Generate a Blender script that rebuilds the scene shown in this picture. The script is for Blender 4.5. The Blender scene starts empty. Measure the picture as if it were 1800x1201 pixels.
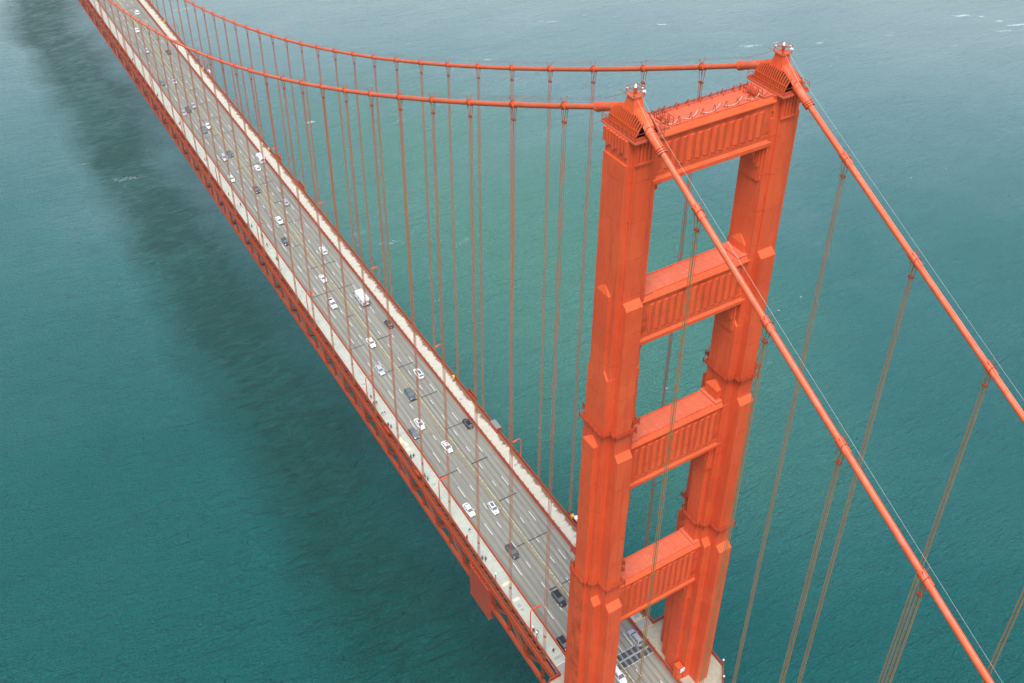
import bpy, math, random
import numpy as np
from mathutils import Vector, Matrix
random.seed(7)
S = bpy.context.scene
COL = S.collection
R = math.radians

# ------------------------------------------------------------------ camera
cam_d = bpy.data.cameras.new("camera"); cam = bpy.data.objects.new("camera", cam_d)
COL.objects.link(cam); S.camera = cam
cam.location = (-103.3318, 96.3944, 292.8876)
cam.rotation_euler = (0.96411055, -0.00728005, -2.11695244)
cam_d.sensor_width = 36.0; cam_d.lens = 1851.85 / 1800 * 36
cam_d.shift_x = -6.85 / 1800; cam_d.shift_y = -178.76 / 1800
cam_d.clip_start = 1.0; cam_d.clip_end = 20000

# ------------------------------------------------------------------ sky, sun, exposure
SUN_DIR = Vector((-0.40, 0.30, 1.0)).normalized()          # towards the sun
el = math.asin(SUN_DIR.z); az = math.atan2(SUN_DIR.x, SUN_DIR.y)
W = bpy.data.worlds.new("World"); S.world = W; W.use_nodes = True
nt = W.node_tree; bg = nt.nodes["Background"]
sky = nt.nodes.new("ShaderNodeTexSky"); sky.sky_type = 'NISHITA'; sky.sun_disc = False
sky.sun_elevation = el; sky.sun_rotation = az
sky.air_density = 1.0; sky.dust_density = 2.0; sky.ozone_density = 1.0
hs = nt.nodes.new("ShaderNodeHueSaturation"); hs.inputs["Saturation"].default_value = 0.75   # overcast: grey cloud light
nt.links.new(sky.outputs[0], hs.inputs["Color"]); nt.links.new(hs.outputs[0], bg.inputs["Color"])
bg.inputs["Strength"].default_value = 0.15
sun_d = bpy.data.lights.new("sun", 'SUN'); sun_d.energy = 2.3; sun_d.angle = R(28); sun_d.color = (1.0, 0.96, 0.9)
sun = bpy.data.objects.new("sun", sun_d); COL.objects.link(sun)
sun.rotation_euler = SUN_DIR.to_track_quat('Z', 'Y').to_euler(); sun.location = (0, 0, 400)
S.view_settings.view_transform = 'Standard'; S.view_settings.look = 'None'
S.view_settings.gamma = 1; S.view_settings.exposure = 0.7
S.cycles.max_bounces = 5; S.cycles.diffuse_bounces = 2; S.cycles.glossy_bounces = 3

# ------------------------------------------------------------------ helpers
def tag(o, label=None, cat=None, group=None, kind=None):
    if label: o['label'] = label
    if cat: o['category'] = cat
    if group: o['group'] = group
    if kind: o['kind'] = kind
    return o

def empty(name, loc=(0, 0, 0), rz=0, parent=None):
    o = bpy.data.objects.new(name, None); COL.objects.link(o)
    o.location = loc; o.rotation_euler = (0, 0, rz); o.parent = parent
    o.empty_display_size = 0.5
    return o

class MB:
    """collects shapes and links them as one mesh object"""
    def __init__(s): s.v = []; s.f = []; s.m = []; s.sm = []
    def add(s, vs, fs, mi=0, smooth=False):
        b = len(s.v); s.v.extend([tuple(map(float, p)) for p in vs])
        for f in fs: s.f.append(tuple(b + i for i in f)); s.m.append(mi); s.sm.append(smooth)
        return s
    def hexa(s, p, mi=0):     # p: 4 bottom ccw, 4 top ccw
        return s.add(p, [(3, 2, 1, 0), (4, 5, 6, 7), (0, 1, 5, 4), (1, 2, 6, 5), (2, 3, 7, 6), (3, 0, 4, 7)], mi)
    def box(s, x0, x1, y0, y1, z0, z1, mi=0):
        return s.hexa([(x0, y0, z0), (x1, y0, z0), (x1, y1, z0), (x0, y1, z0), (x0, y0, z1), (x1, y0, z1), (x1, y1, z1), (x0, y1, z1)], mi)
    def bar(s, p, q, w, h, mi=0, up=(0, 0, 1)):
        p = Vector(p); q = Vector(q); d = (q - p).normalized(); u = Vector(up)
        sd = d.cross(u)
        if sd.length < 1e-4: sd = d.cross(Vector((1, 0, 0)))
        sd.normalize(); u = sd.cross(d).normalized(); a = sd * w / 2; b = u * h / 2
        return s.hexa([p - a - b, p + a - b, q + a - b, q - a - b, p - a + b, p + a + b, q + a + b, q - a + b], mi)
    def tube(s, path, r, n=8, mi=0, cap=True, smooth=True):
        path = [Vector(p) for p in path]; rs = r if isinstance(r, (list, tuple)) else [r] * len(path)
        vs = []; k = len(path)
        for i, p in enumerate(path):
            d = (path[min(i + 1, k - 1)] - path[max(i - 1, 0)]).normalized()
            a = d.cross(Vector((0, 1, 0)) if abs(d.y) < 0.9 else Vector((1, 0, 0))).normalized(); b = d.cross(a).normalized()
            for j in range(n):
                t = 2 * math.pi * j / n
                vs.append(p + (a * math.cos(t) + b * math.sin(t)) * rs[i])
        fs = [(i * n + j, i * n + (j + 1) % n, (i + 1) * n + (j + 1) % n, (i + 1) * n + j) for i in range(k - 1) for j in range(n)]
        s.add(vs, fs, mi, smooth)
        if cap: s.add([vs[j] for j in range(n)], [tuple(range(n))[::-1]], mi); s.add(vs[-n:], [tuple(range(n))], mi)
        return s
    def prism(s, poly, z0, z1, mi=0, poly2=None):
        n = len(poly); p2 = poly2 or poly
        vs = [(x, y, z0) for x, y in poly] + [(x, y, z1) for x, y in p2]
        return s.add(vs, [tuple(range(n))[::-1], tuple(range(n, 2 * n))] + [(i, (i + 1) % n, n + (i + 1) % n, n + i) for i in range(n)], mi)
    def sphere(s, c, r, n=10, mi=0, sz=1.0):
        c = Vector(c); vs = []; m = n // 2 + 1
        for i in range(m + 1):
            a = math.pi * i / m
            for j in range(n):
                t = 2 * math.pi * j / n; vs.append(c + Vector((r * math.sin(a) * math.cos(t), r * math.sin(a) * math.sin(t), r * sz * math.cos(a))))
        return s.add(vs, [(i * n + j, (i + 1) * n + j, (i + 1) * n + (j + 1) % n, i * n + (j + 1) % n) for i in range(m) for j in range(n)], mi, True)
    def build(s, name, mats, parent=None, bevel=0, loc=None, rz=0):
        me = bpy.data.meshes.new(name)
        v = np.array(s.v, dtype=np.float32)
        me.from_pydata(v.tolist(), [], s.f)
        if not isinstance(mats, (list, tuple)): mats = [mats]
        for m in mats: me.materials.append(m)
        me.polygons.foreach_set("material_index", s.m); me.polygons.foreach_set("use_smooth", s.sm)
        me.update()
        o = bpy.data.objects.new(name, me); COL.objects.link(o); o.parent = parent
        if loc is not None: o.location = loc
        o.rotation_euler = (0, 0, rz)
        if bevel:
            b = o.modifiers.new("bevel", 'BEVEL'); b.width = bevel; b.segments = 2; b.limit_method = 'ANGLE'; b.angle_limit = R(35)
        return o

def copy_tree(o, parent=None):
    c = o.copy(); COL.objects.link(c); c.parent = parent
    for ch in list(o.children): copy_tree(ch, c)
    return c

# ------------------------------------------------------------------ materials
def mat(name, base, rough=0.6, metal=0.0, spec=0.5, coat=0):
    m = bpy.data.materials.new(name); m.use_nodes = True
    b = m.node_tree.nodes["Principled BSDF"]
    b.inputs["Base Color"].default_value = (*base, 1); b.inputs["Roughness"].default_value = rough
    b.inputs["Metallic"].default_value = metal; b.inputs["Specular IOR Level"].default_value = spec
    b.inputs["Coat Weight"].default_value = coat
    return m
class G:
    """small node-graph helper"""
    def __init__(s, m): s.t = m.node_tree; s.b = s.t.nodes["Principled BSDF"]; s.geo = s.t.nodes.new("ShaderNodeNewGeometry")
    def l(s, a, b): s.t.links.new(a, b)
    def n(s, ty): return s.t.nodes.new(ty)
    def mapped(s, sc, rz=0, vec=None):
        m = s.n("ShaderNodeMapping"); m.inputs["Scale"].default_value = sc; m.inputs["Rotation"].default_value = (0, 0, rz)
        s.l(vec or s.geo.outputs["Position"], m.inputs["Vector"]); return m.outputs[0]
    def noise(s, sc, vec=None, detail=4, rough=0.55, dist=0.0):
        n = s.n("ShaderNodeTexNoise"); n.inputs["Scale"].default_value = sc; n.inputs["Detail"].default_value = detail
        n.inputs["Roughness"].default_value = rough; n.inputs["Distortion"].default_value = dist
        s.l(vec or s.geo.outputs["Position"], n.inputs["Vector"]); return n.outputs["Fac"]
    def ramp(s, fac, stops):
        r = s.n("ShaderNodeValToRGB"); e = r.color_ramp.elements
        while len(e) < len(stops): e.new(0.5)
        for el, (p, c) in zip(e, stops):
            el.position = p; el.color = (*c, 1) if isinstance(c, tuple) else (c, c, c, 1)
        s.l(fac, r.inputs[0]); return r.outputs[0]
    def mix(s, fac, a, b, mode='MIX'):
        m = s.n("ShaderNodeMix"); m.data_type = 'RGBA'; m.blend_type = mode
        for v, k in ((fac, 0), (a, 6), (b, 7)):
            if hasattr(v, 'links'): s.l(v, m.inputs[k])
            else: m.inputs[k].default_value = v if k == 0 else (*v, 1)
        return m.outputs[2]
    def math(s, op, a, b=0.0, c=0.0):
        m = s.n("ShaderNodeMath"); m.operation = op
        for i, v in enumerate((a, b, c)):
            if hasattr(v, 'links'): s.l(v, m.inputs[i])
            else: m.inputs[i].default_value = v
        return m.outputs[0]
    def xyz(s, vec=None):
        x = s.n("ShaderNodeSeparateXYZ"); s.l(vec or s.geo.outputs["Position"], x.inputs[0]); return x.outputs
    def bump(s, h, strength=0.3, dist=0.1, normal=None):
        b = s.n("ShaderNodeBump"); b.inputs["Strength"].default_value = strength; b.inputs["Distance"].default_value = dist
        s.l(h, b.inputs["Height"])
        if normal is not None: s.l(normal, b.inputs["Normal"])
        return b.outputs[0]

ORANGE = (0.65, 0.083, 0.023)
def orange(name, base=ORANGE, plates=False, worn=0.5, rough=0.55):
    m = mat(name, base, rough, spec=0.25); g = G(m)
    big = g.noise(0.09, detail=5); fine = g.noise(1.7, g.mapped((1, 1, 0.25)), detail=6)
    lite = tuple(min(1, c * f) for c, f in zip(base, (1.08, 1.28, 1.35))); dark = tuple(c * f for c, f in zip(base, (0.80, 0.70, 0.8)))
    c = g.mix(g.ramp(big, [(0.35, 0.0), (0.68, 1.0)]), base, lite)
    c = g.mix(g.math('MULTIPLY', g.ramp(fine, [(0.52, 0.0), (0.72, 1.0)]), worn), c, dark)
    if plates:      # riveted plate seams and grime streaks
        z = g.xyz()
        s1 = g.math('LESS_THAN', g.math('FRACT', g.math('DIVIDE', z[2], 6.9)), 0.018)
        s2 = g.math('LESS_THAN', g.math('FRACT', g.math('DIVIDE', g.math('ADD', z[0], 0.3), 1.07)), 0.05)
        s3 = g.math('LESS_THAN', g.math('FRACT', g.math('DIVIDE', g.math('ADD', z[1], 0.3), 1.07)), 0.05)
        sep = g.math('MAXIMUM', s1, g.math('MULTIPLY', g.math('MAXIMUM', s2, s3), 0.7))
        brk = g.ramp(g.noise(0.5), [(0.42, 0.0), (0.6, 1.0)])
        c = g.mix(g.math('MULTIPLY', g.math('MULTIPLY', sep, brk), 0.8), c, tuple(x * 0.45 for x in base))
        pt = g.n('ShaderNodeTexVoronoi'); pt.inputs['Scale'].default_value = 0.22; g.l(g.mapped((1.6, 1.6, 0.8)), pt.inputs['Vector'])
        pv = g.xyz(pt.outputs['Color'])[0]
        c = g.mix(g.math('MULTIPLY', g.ramp(pv, [(0.70, 0.0), (0.72, 1.0)]), 0.30), c, tuple(x * f for x, f in zip(base, (0.84, 0.95, 1.3))))
        c = g.mix(g.math('MULTIPLY', g.ramp(pv, [(0.20, 1.0), (0.22, 0.0)]), 0.28), c, tuple(x * f for x, f in zip(base, (1.06, 1.5, 1.8))))
        st = g.ramp(g.noise(1.0, g.mapped((1.3, 1.3, 0.05)), detail=5), [(0.55, 0.0), (0.75, 1.0)])
        c = g.mix(g.math('MULTIPLY', st, 0.5), c, tuple(x * 0.6 for x in base))
        g.l(g.bump(g.math('ADD', g.math('MULTIPLY', sep, -1.0), g.math('MULTIPLY', fine, 0.3)), 0.25, 0.03), g.b.inputs["Normal"])
    g.l(c, g.b.inputs["Base Color"]); return m
M = {}
M['tower'] = orange("orange_tower_paint", plates=True)
M['top'] = orange("orange_deck_plate", (0.55, 0.105, 0.048), worn=0.4)
g = G(M['top']); sc_ = g.ramp(g.noise(1.3, detail=8, rough=.8), [(0.56, 0.0), (0.66, 1.0)]); zz_ = g.math('LESS_THAN', g.xyz()[2], 200.0)
ln_ = g.math('LESS_THAN', g.math('FRACT', g.math('DIVIDE', g.xyz()[1], 1.9)), 0.03)
src_ = g.b.inputs["Base Color"].links[0].from_socket
c = g.mix(g.math('MULTIPLY', g.math('MULTIPLY', sc_, zz_), 0.55), src_, (0.66, 0.34, 0.25)); c = g.mix(g.math('MULTIPLY', ln_, 0.45), c, (0.22, 0.04, 0.02)); g.l(c, g.b.inputs["Base Color"])
M['flange'] = orange("orange_flange", (0.62, 0.088, 0.024))
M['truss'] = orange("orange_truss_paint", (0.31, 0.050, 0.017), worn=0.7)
M['under'] = orange("shade_darkened_steel", (0.16, 0.035, 0.015), worn=0.8)  # truss orange darkened and browned to put under-deck shade into the colour
M['rail'] = orange("orange_rail_paint", (0.38, 0.052, 0.018), worn=0.6)
M['rope'] = orange("orange_rope_paint", (0.44, 0.13, 0.055), worn=0.6)
M['rope_side'] = orange("weathered_tan_rope", (0.30, 0.15, 0.06), worn=0.6)
M['dark'] = mat("dark_recess", (0.05, 0.012, 0.01), 0.8)
M['lens'] = mat("white_lens", (0.8, 0.8, 0.78), 0.3)
M['steel'] = mat("pale_steel", (0.62, 0.62, 0.6), 0.45, 0.3)
M['hose'] = mat("white_hose", (0.62, 0.48, 0.42), 0.6)
M['yellow'] = mat("yellow_paint", (0.75, 0.45, 0.04), 0.5)
M['white'] = mat("white_paint", (0.8, 0.8, 0.8), 0.5)
M['grey'] = mat("grey_roof", (0.22, 0.23, 0.22), 0.7)
M['greens'] = mat("green_post", (0.05, 0.2, 0.14), 0.6)
# cable: helical wrap with pale worn streaks along the top
m = mat("orange_cable_wrap", ORANGE, 0.5); g = G(m)
w1 = g.ramp(g.noise(0.55, detail=7, rough=0.7), [(0.5, 0.0), (0.62, 1.0)])
up = g.xyz(g.geo.outputs["Normal"])[2]
c = g.mix(g.ramp(g.noise(0.12), [(0.3, 0.0), (0.7, 1.0)]), (0.66, 0.105, 0.022), (0.58, 0.080, 0.020))
c = g.mix(g.math('MULTIPLY', w1, 0.45), c, (0.56, 0.17, 0.10)); g.l(c, g.b.inputs["Base Color"]); M['cable'] = m
# asphalt: wheel tracks and oil down each lane
m = mat("worn_asphalt", (0.3, 0.3, 0.27), 0.9, spec=0.25); g = G(m); p = g.xyz()
ln = g.math('FRACT', g.math('DIVIDE', g.math('ADD', p[1], 9.3), 3.1))
trk = g.math('ABSOLUTE', g.math('SUBTRACT', g.math('FRACT', g.math('MULTIPLY', ln, 2.0)), 0.5))
trk = g.ramp(trk, [(0.12, 1.0), (0.34, 0.0)])
streak = g.noise(1.0, g.mapped((0.02, 1.6, 1)), detail=6, rough=0.65)
spot = g.noise(0.9, g.mapped((0.35, 1, 1)), detail=8, rough=0.7)
c = g.mix(g.ramp(streak, [(0.35, 0.0), (0.7, 1.0)]), (0.300, 0.295, 0.245), (0.160, 0.160, 0.136))
c = g.mix(g.math('MULTIPLY', trk, 0.35), c, (0.09, 0.088, 0.08))
c = g.mix(g.math('MULTIPLY', g.ramp(spot, [(0.50, 0.0), (0.68, 1.0)]), 0.40), c, (0.30, 0.25, 0.17))
crack = g.n("ShaderNodeTexVoronoi"); crack.feature = 'DISTANCE_TO_EDGE'; crack.inputs["Scale"].default_value = 0.16
g.l(g.mapped((0.35, 1.5, 1)), crack.inputs["Vector"])
ck = g.math('MULTIPLY', g.math('LESS_THAN', crack.outputs["Distance"], 0.006), g.ramp(g.noise(0.06), [(0.5, 0.0), (0.56, 0.6)]))
c = g.mix(ck, c, (0.09, 0.09, 0.08))
g.l(c, g.b.inputs["Base Color"]); g.l(g.bump(spot, 0.2, 0.02), g.b.inputs["Normal"]); M['asphalt'] = m
# pavements: concrete, rust washed out from under the outer railing on the far side
def pavement(name, a, b, rust):
    m = mat(name, a, 0.9, spec=0.2); g = G(m); p = g.xyz()
    n1 = g.noise(0.8, detail=7, rough=0.65); c = g.mix(g.ramp(n1, [(0.3, 0.0), (0.72, 1.0)]), a, b)
    sl = g.math('LESS_THAN', g.math('FRACT', g.math('DIVIDE', p[0], 1.905)), 0.022)
    c = g.mix(g.math('MULTIPLY', sl, 0.4), c, (0.22, 0.17, 0.13))
    if rust:
        d = g.math('ADD', p[1], 13.2)                          # distance in from the rail
        reach = g.math('MULTIPLY', g.ramp(g.noise(1.0, g.mapped((0.42, 0.05, 1)), detail=4, rough=0.75), [(0.36, 0.14), (0.66, 1.0)]), 2.0)
        f = g.math('SUBTRACT', 1.0, g.math('DIVIDE', d, g.math('ADD', reach, 0.12)))
        f = g.ramp(g.math('ADD', f, g.math('MULTIPLY', g.math('SUBTRACT', n1, 0.5), 0.7)), [(0.02, 0.0), (0.5, 1.0)])
        c = g.mix(g.math('MULTIPLY', f, 0.88), c, (0.17, 0.062, 0.024))
        e = g.math('LESS_THAN', g.math('ABSOLUTE', g.math('ADD', p[1], 9.5)), 0.13)
        c = g.mix(g.math('MULTIPLY', e, 0.5), c, (0.35, 0.17, 0.09))
    g.l(c, g.b.inputs["Base Color"]); return m
M['walk_near'] = pavement("pale_concrete", (0.46, 0.49, 0.41), (0.35, 0.38, 0.32), False)
M['walk_far'] = pavement("rust_stained_concrete", (0.54, 0.52, 0.43), (0.45, 0.43, 0.35), True)
M['walk_tower'] = pavement("tower_platform_concrete", (0.42, 0.39, 0.30), (0.30, 0.27, 0.20), False)
M['paint'] = mat("road_marking_white", (0.78, 0.78, 0.74), 0.7)
M['ypaint'] = mat("road_marking_yellow", (0.42, 0.27, 0.07), 0.8)
M['ppaint'] = mat("faded_yellow_pad", (0.72, 0.62, 0.40), 0.8)
M['joint'] = mat("dark_joint_rubber", (0.045, 0.05, 0.05), 0.7)
M['jointf'] = mat("faded_joint", (0.16, 0.16, 0.15), 0.8)
M['hatch'] = mat("steel_hatch", (0.30, 0.31, 0.29), 0.7)
m = mat("cream_barrier", (0.62, 0.57, 0.38), 0.7); g = G(m)
c = g.mix(g.ramp(g.noise(1.5, detail=6), [(0.4, 0.0), (0.65, 1.0)]), (0.52, 0.50, 0.38), (0.30, 0.25, 0.13)); g.l(c, g.b.inputs["Base Color"]); M['barrier'] = m
# water
m = mat("sea_water", (0.02, 0.12, 0.11), 0.12, spec=0.5); g = G(m); g.b.inputs["IOR"].default_value = 1.34; g.b.inputs["Specular Tint"].default_value = (0.50, 0.90, 0.88, 1)
rot = R(35); pos = g.xyz()
sw = g.noise(0.05, g.mapped((1, 0.40, 1), rot), detail=3, rough=0.5, dist=0.8)
wv = g.noise(0.30, g.mapped((1, 0.36, 1), rot), detail=2, rough=0.5, dist=0.9)
rp = g.noise(1.45, g.mapped((1, 0.5, 1), R(22)), detail=3, rough=0.6, dist=0.3)
# haze and sky reflection painted in: base colour pales out across the strait
haze_tone = g.math('ADD', g.math('MULTIPLY', pos[0], 0.00118), g.math('MULTIPLY', pos[1], -0.00078))
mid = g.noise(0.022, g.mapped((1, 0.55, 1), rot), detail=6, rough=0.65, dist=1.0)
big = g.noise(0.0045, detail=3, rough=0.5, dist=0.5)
haze_tone = g.math('ADD', haze_tone, g.math('ADD', g.math('MULTIPLY', g.math('SUBTRACT', big, 0.5), 0.35), g.math('MULTIPLY', g.math('SUBTRACT', mid, 0.5), 0.16)))
turq = g.ramp(haze_tone, [(0.0, (0.002, 0.090, 0.084)), (0.16, (0.006, 0.104, 0.102)), (0.38, (0.034, 0.155, 0.155)), (0.58, (0.125, 0.240, 0.252)), (0.85, (0.245, 0.340, 0.350))])
# paler green shallow plume drifting behind the tower
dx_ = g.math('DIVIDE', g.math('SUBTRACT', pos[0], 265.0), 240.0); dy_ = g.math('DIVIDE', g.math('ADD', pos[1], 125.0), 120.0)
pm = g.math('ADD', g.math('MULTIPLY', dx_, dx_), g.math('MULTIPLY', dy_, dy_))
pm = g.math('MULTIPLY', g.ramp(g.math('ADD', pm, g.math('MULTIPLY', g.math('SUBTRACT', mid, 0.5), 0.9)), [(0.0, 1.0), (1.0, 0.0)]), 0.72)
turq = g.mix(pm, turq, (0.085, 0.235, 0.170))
# soft bridge shadow and reflection painted as a dark green band, choppier waves
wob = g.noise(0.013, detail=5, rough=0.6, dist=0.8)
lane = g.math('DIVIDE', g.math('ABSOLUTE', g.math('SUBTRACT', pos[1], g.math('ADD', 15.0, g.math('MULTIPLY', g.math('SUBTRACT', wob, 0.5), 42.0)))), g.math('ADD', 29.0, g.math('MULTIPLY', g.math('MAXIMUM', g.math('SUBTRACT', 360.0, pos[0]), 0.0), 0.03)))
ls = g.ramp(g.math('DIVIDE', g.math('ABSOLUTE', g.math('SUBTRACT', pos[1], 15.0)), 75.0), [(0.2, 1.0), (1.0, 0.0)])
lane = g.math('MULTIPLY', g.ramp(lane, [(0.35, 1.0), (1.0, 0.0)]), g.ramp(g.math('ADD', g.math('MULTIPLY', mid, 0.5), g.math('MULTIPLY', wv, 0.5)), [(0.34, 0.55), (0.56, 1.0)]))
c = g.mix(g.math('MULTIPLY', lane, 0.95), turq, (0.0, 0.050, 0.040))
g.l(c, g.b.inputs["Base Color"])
h = g.math('ADD', g.math('ADD', g.math('MULTIPLY', sw, 1.2), g.math('MULTIPLY', g.math('MULTIPLY', wv, g.math('ADD', 1.0, g.math('MULTIPLY', ls, 1.0))), 0.70)), g.math('MULTIPLY', rp, 0.62))
g.l(g.bump(h, 1.0, 3.3), g.b.inputs["Normal"]); M['water'] = m
M['foam'] = mat("sea_foam", (0.52, 0.59, 0.60), 0.9)

# ------------------------------------------------------------------ geometry of the bridge
D = 13.716
def zr(x): return 73.8 + (4.7 * (1 - (1 - abs(x) / 640) ** 2) if x >= 0 else 0.0147 * x)
def zc(x):
    z = 224.5 - 143.54 * (1 - (1 - x / 640.08) ** 2) if x >= 0 else 224.5 + 0.57198 * x + 0.00015141 * x * x
    return z - 0.3 * math.exp(-(x / 1.5) ** 2)
KX = [15.24 * k + 1.796 for k in range(1, 36)]; KS = [-(15.24 * k + 0.288) for k in range(1, 9)]
X0, X1 = -170.0, 700.0
XS = [X0 + 7.62 * i for i in range(int((X1 - X0) / 7.62) + 1)]

def ribbon(mb, y0, y1, dz, t, xs=None, mi=0):
    """slab that follows the road's profile"""
    xs = xs or XS; vs = []; n = len(xs)
    for x in xs:
        z = zr(x) + dz; vs += [(x, y0, z - t), (x, y1, z - t), (x, y1, z), (x, y0, z)]
    fs = [(4 * i + j, 4 * i + (j + 1) % 4, 4 * i + 4 + (j + 1) % 4, 4 * i + 4 + j) for i in range(n - 1) for j in range(4)]
    fs += [(3, 2, 1, 0), (4 * n - 4, 4 * n - 3, 4 * n - 2, 4 * n - 1)]
    return mb.add(vs, [f[::-1] for f in fs], mi)
def sheet(mb, x0, x1, y0, y1, dz, mi=0, skew=0.0):
    mb.add([(x0, y0, zr(x0) + dz), (x1 + skew, y0, zr(x1) + dz), (x1 + skew, y1, zr(x1) + dz), (x0, y1, zr(x0) + dz)], [(0, 1, 2, 3)], mi)

# water
b = MB(); N = 6000
b.add([(-N, -N, 0), (N, -N, 0), (N, N, 0), (-N, N, 0)], [(0, 1, 2, 3)])
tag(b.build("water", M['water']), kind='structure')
# foam streaks (uncountable flecks on the waves)
b = MB()
def streakf(cx, cy, ln, wd, n, ang=0.6, big=0.9):
    n = int(n * 3.4)
    ca, sa = math.cos(ang), math.sin(ang)
    for i in range(n):
        t = random.uniform(-1, 1); u = random.gauss(0, 0.4) + 0.5 * math.sin(t * 3)
        x = cx + ca * t * ln - sa * u * wd; y = cy + sa * t * ln + ca * u * wd
        r = random.uniform(0.10, big * .5) * (1 - 0.6 * abs(t)); k = random.randint(5, 8); a0 = random.random() * 6
        b.add([(x + r * 1.7 * random.uniform(.5, 1.1) * math.cos(a0 + 6.283 * j / k) * ca - r * .6 * random.uniform(.5, 1.1) * math.sin(a0 + 6.283 * j / k) * sa,
                y + r * 1.7 * random.uniform(.5, 1.1) * math.cos(a0 + 6.283 * j / k) * sa + r * .6 * random.uniform(.5, 1.1) * math.sin(a0 + 6.283 * j / k) * ca, 0.06 + 0.01 * random.random()) for j in range(k)], [tuple(range(k))])
for cx, cy, ln, wd, n, big in ((471, -284, 9, 2, 30, .8), (333, -541, 6, 1.5, 60, 1.3), (325, -552, 2, 1, 16, 1.2), (302, -562, 9, 1, 60, 1.3), (313, -556, 3, 1, 18, 1.2),
        (300, -545, 7, 1.2, 26, 1.0), (410, 24, 7, 3, 34, .7), (285, -72, 8, 2, 22, .6), (300, -62, 6, 3, 16, .5), (419, -84, 3, 1.5, 22, .9), (621, -72, 8, 5, 40, .8),
        (428, -348, 4, 1, 26, 1.1), (370, -377, 8, 1.5, 40, 1.0), (365, -395, 3, 1.2, 14, .9), (268, -101, 7, 2.5, 22, .5), (301, -496, 4, 1, 12, .7), (322, -34, 4, 2, 12, .5), (335, -470, 4, 1, 12, .7),
        (440, -215, 3, 1, 12, .8), (350, -420, 3, 1, 16, .9), (470, -310, 4, 1.5, 10, .7), (395, -130, 4, 1.5, 10, .6), (437, 40, 7, 1.2, 10, .5)):
    streakf(cx, cy, ln, wd, n, ang=random.uniform(0.85, 1.2), big=big)
for i in range(90):
    x = random.uniform(120, 640); y = random.uniform(-560, -60); streakf(x, y, random.uniform(0.4, 1.6), 0.6, random.randint(1, 4), ang=random.uniform(0.8, 1.25), big=0.5)
tag(b.build("foam", M['foam']), "small white flecks and streaks of foam on the green water", "foam", kind='stuff')

# pale sea air: one even volume round the camera and everything below it
b = MB(); b.box(-5900, 5900, -5900, 5900, -1.0, 296.0)
hz = bpy.data.materials.new("sea_haze"); hz.use_nodes = True; hz.node_tree.nodes.clear()
vo = hz.node_tree.nodes.new("ShaderNodeVolumePrincipled"); ho = hz.node_tree.nodes.new("ShaderNodeOutputMaterial")
vo.inputs["Color"].default_value = (0.80, 0.94, 1.0, 1); vo.inputs["Density"].default_value = 0.00006; vo.inputs["Anisotropy"].default_value = 0.2
hz.node_tree.links.new(vo.outputs[0], ho.inputs["Volume"])
tag(b.build("haze", hz), "thin pale sea haze between the camera and the far water", "haze", kind='stuff')

# road and pavements
b = MB(); ribbon(b, -9.3, 9.3, 0, 0.35); tag(b.build("road", M['asphalt']), kind='structure')
XW = [x for x in XS if x > 13.3]; XW = [13.3] + XW; XV = [x for x in XS if x < -13.3] + [-13.3]
for nm, y0, y1, mt in (("pavement", 9.3, 13.3, M['walk_near']), ("pavement", -13.3, -9.3, M['walk_far'])):
    b = MB(); ribbon(b, y0, y1, 0.2, 0.5, XW); ribbon(b, y0, y1, 0.2, 0.5, XV); tag(b.build(nm, mt), kind='structure')
for s in (1, -1):     # the walkway swings out round each tower leg
    b = MB(); poly = [(-10.9, 9.3), (10.9, 9.3), (10.9, 16.2), (6.4, 20.2), (-6.4, 20.2), (-10.9, 16.2)]
    poly = [(x, y * s) for x, y in poly]
    if s < 0: poly = poly[::-1]
    b.prism(poly, 73.3, 74.0)
    o = b.build("tower_platform", M['walk_tower']); tag(o, kind='structure')
    b = MB()
    for xa, xb in ((10.9, 13.3), (-13.3, -10.9)): sheet(b, xa, xb, *sorted((9.3 * s, 13.2 * s)), 0.196)
    for xa, xb in ((10.9, 13.3), (-13.3, -10.9)): b.box(xa, xb, *sorted((9.3 * s, 13.2 * s)), 73.2, zr(xa) + 0.15)
    tag(b.build("expansion_gap_plate", M['hatch']), kind='structure')

# markings
b = MB()
def dashes(y, x_start, ln, per, w=0.13):
    x = x_start - per * math.floor((x_start - (-130)) / per)
    while x < X1 - 8:
        if not (4.6 < x + ln / 2 < 9.0): sheet(b, x, x + ln, y - w / 2, y + w / 2, 0.006)
        x += per
dashes(6.4, 82.3, 4.2, 14.5); dashes(3.33, 75.9, 2.2, 7.25); dashes(-2.7, 74.3, 2.15, 7.3); dashes(-5.75, 65.6, 3.7, 14.2)
tag(b.build("lane_markings", M['paint']), kind='structure')
b = MB()
for x0_ in XS[:-1]: sheet(b, x0_, x0_ + 7.62, 0.40, 0.48, 0.006)
tag(b.build("centre_line", M['ypaint']), kind='structure')
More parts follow.
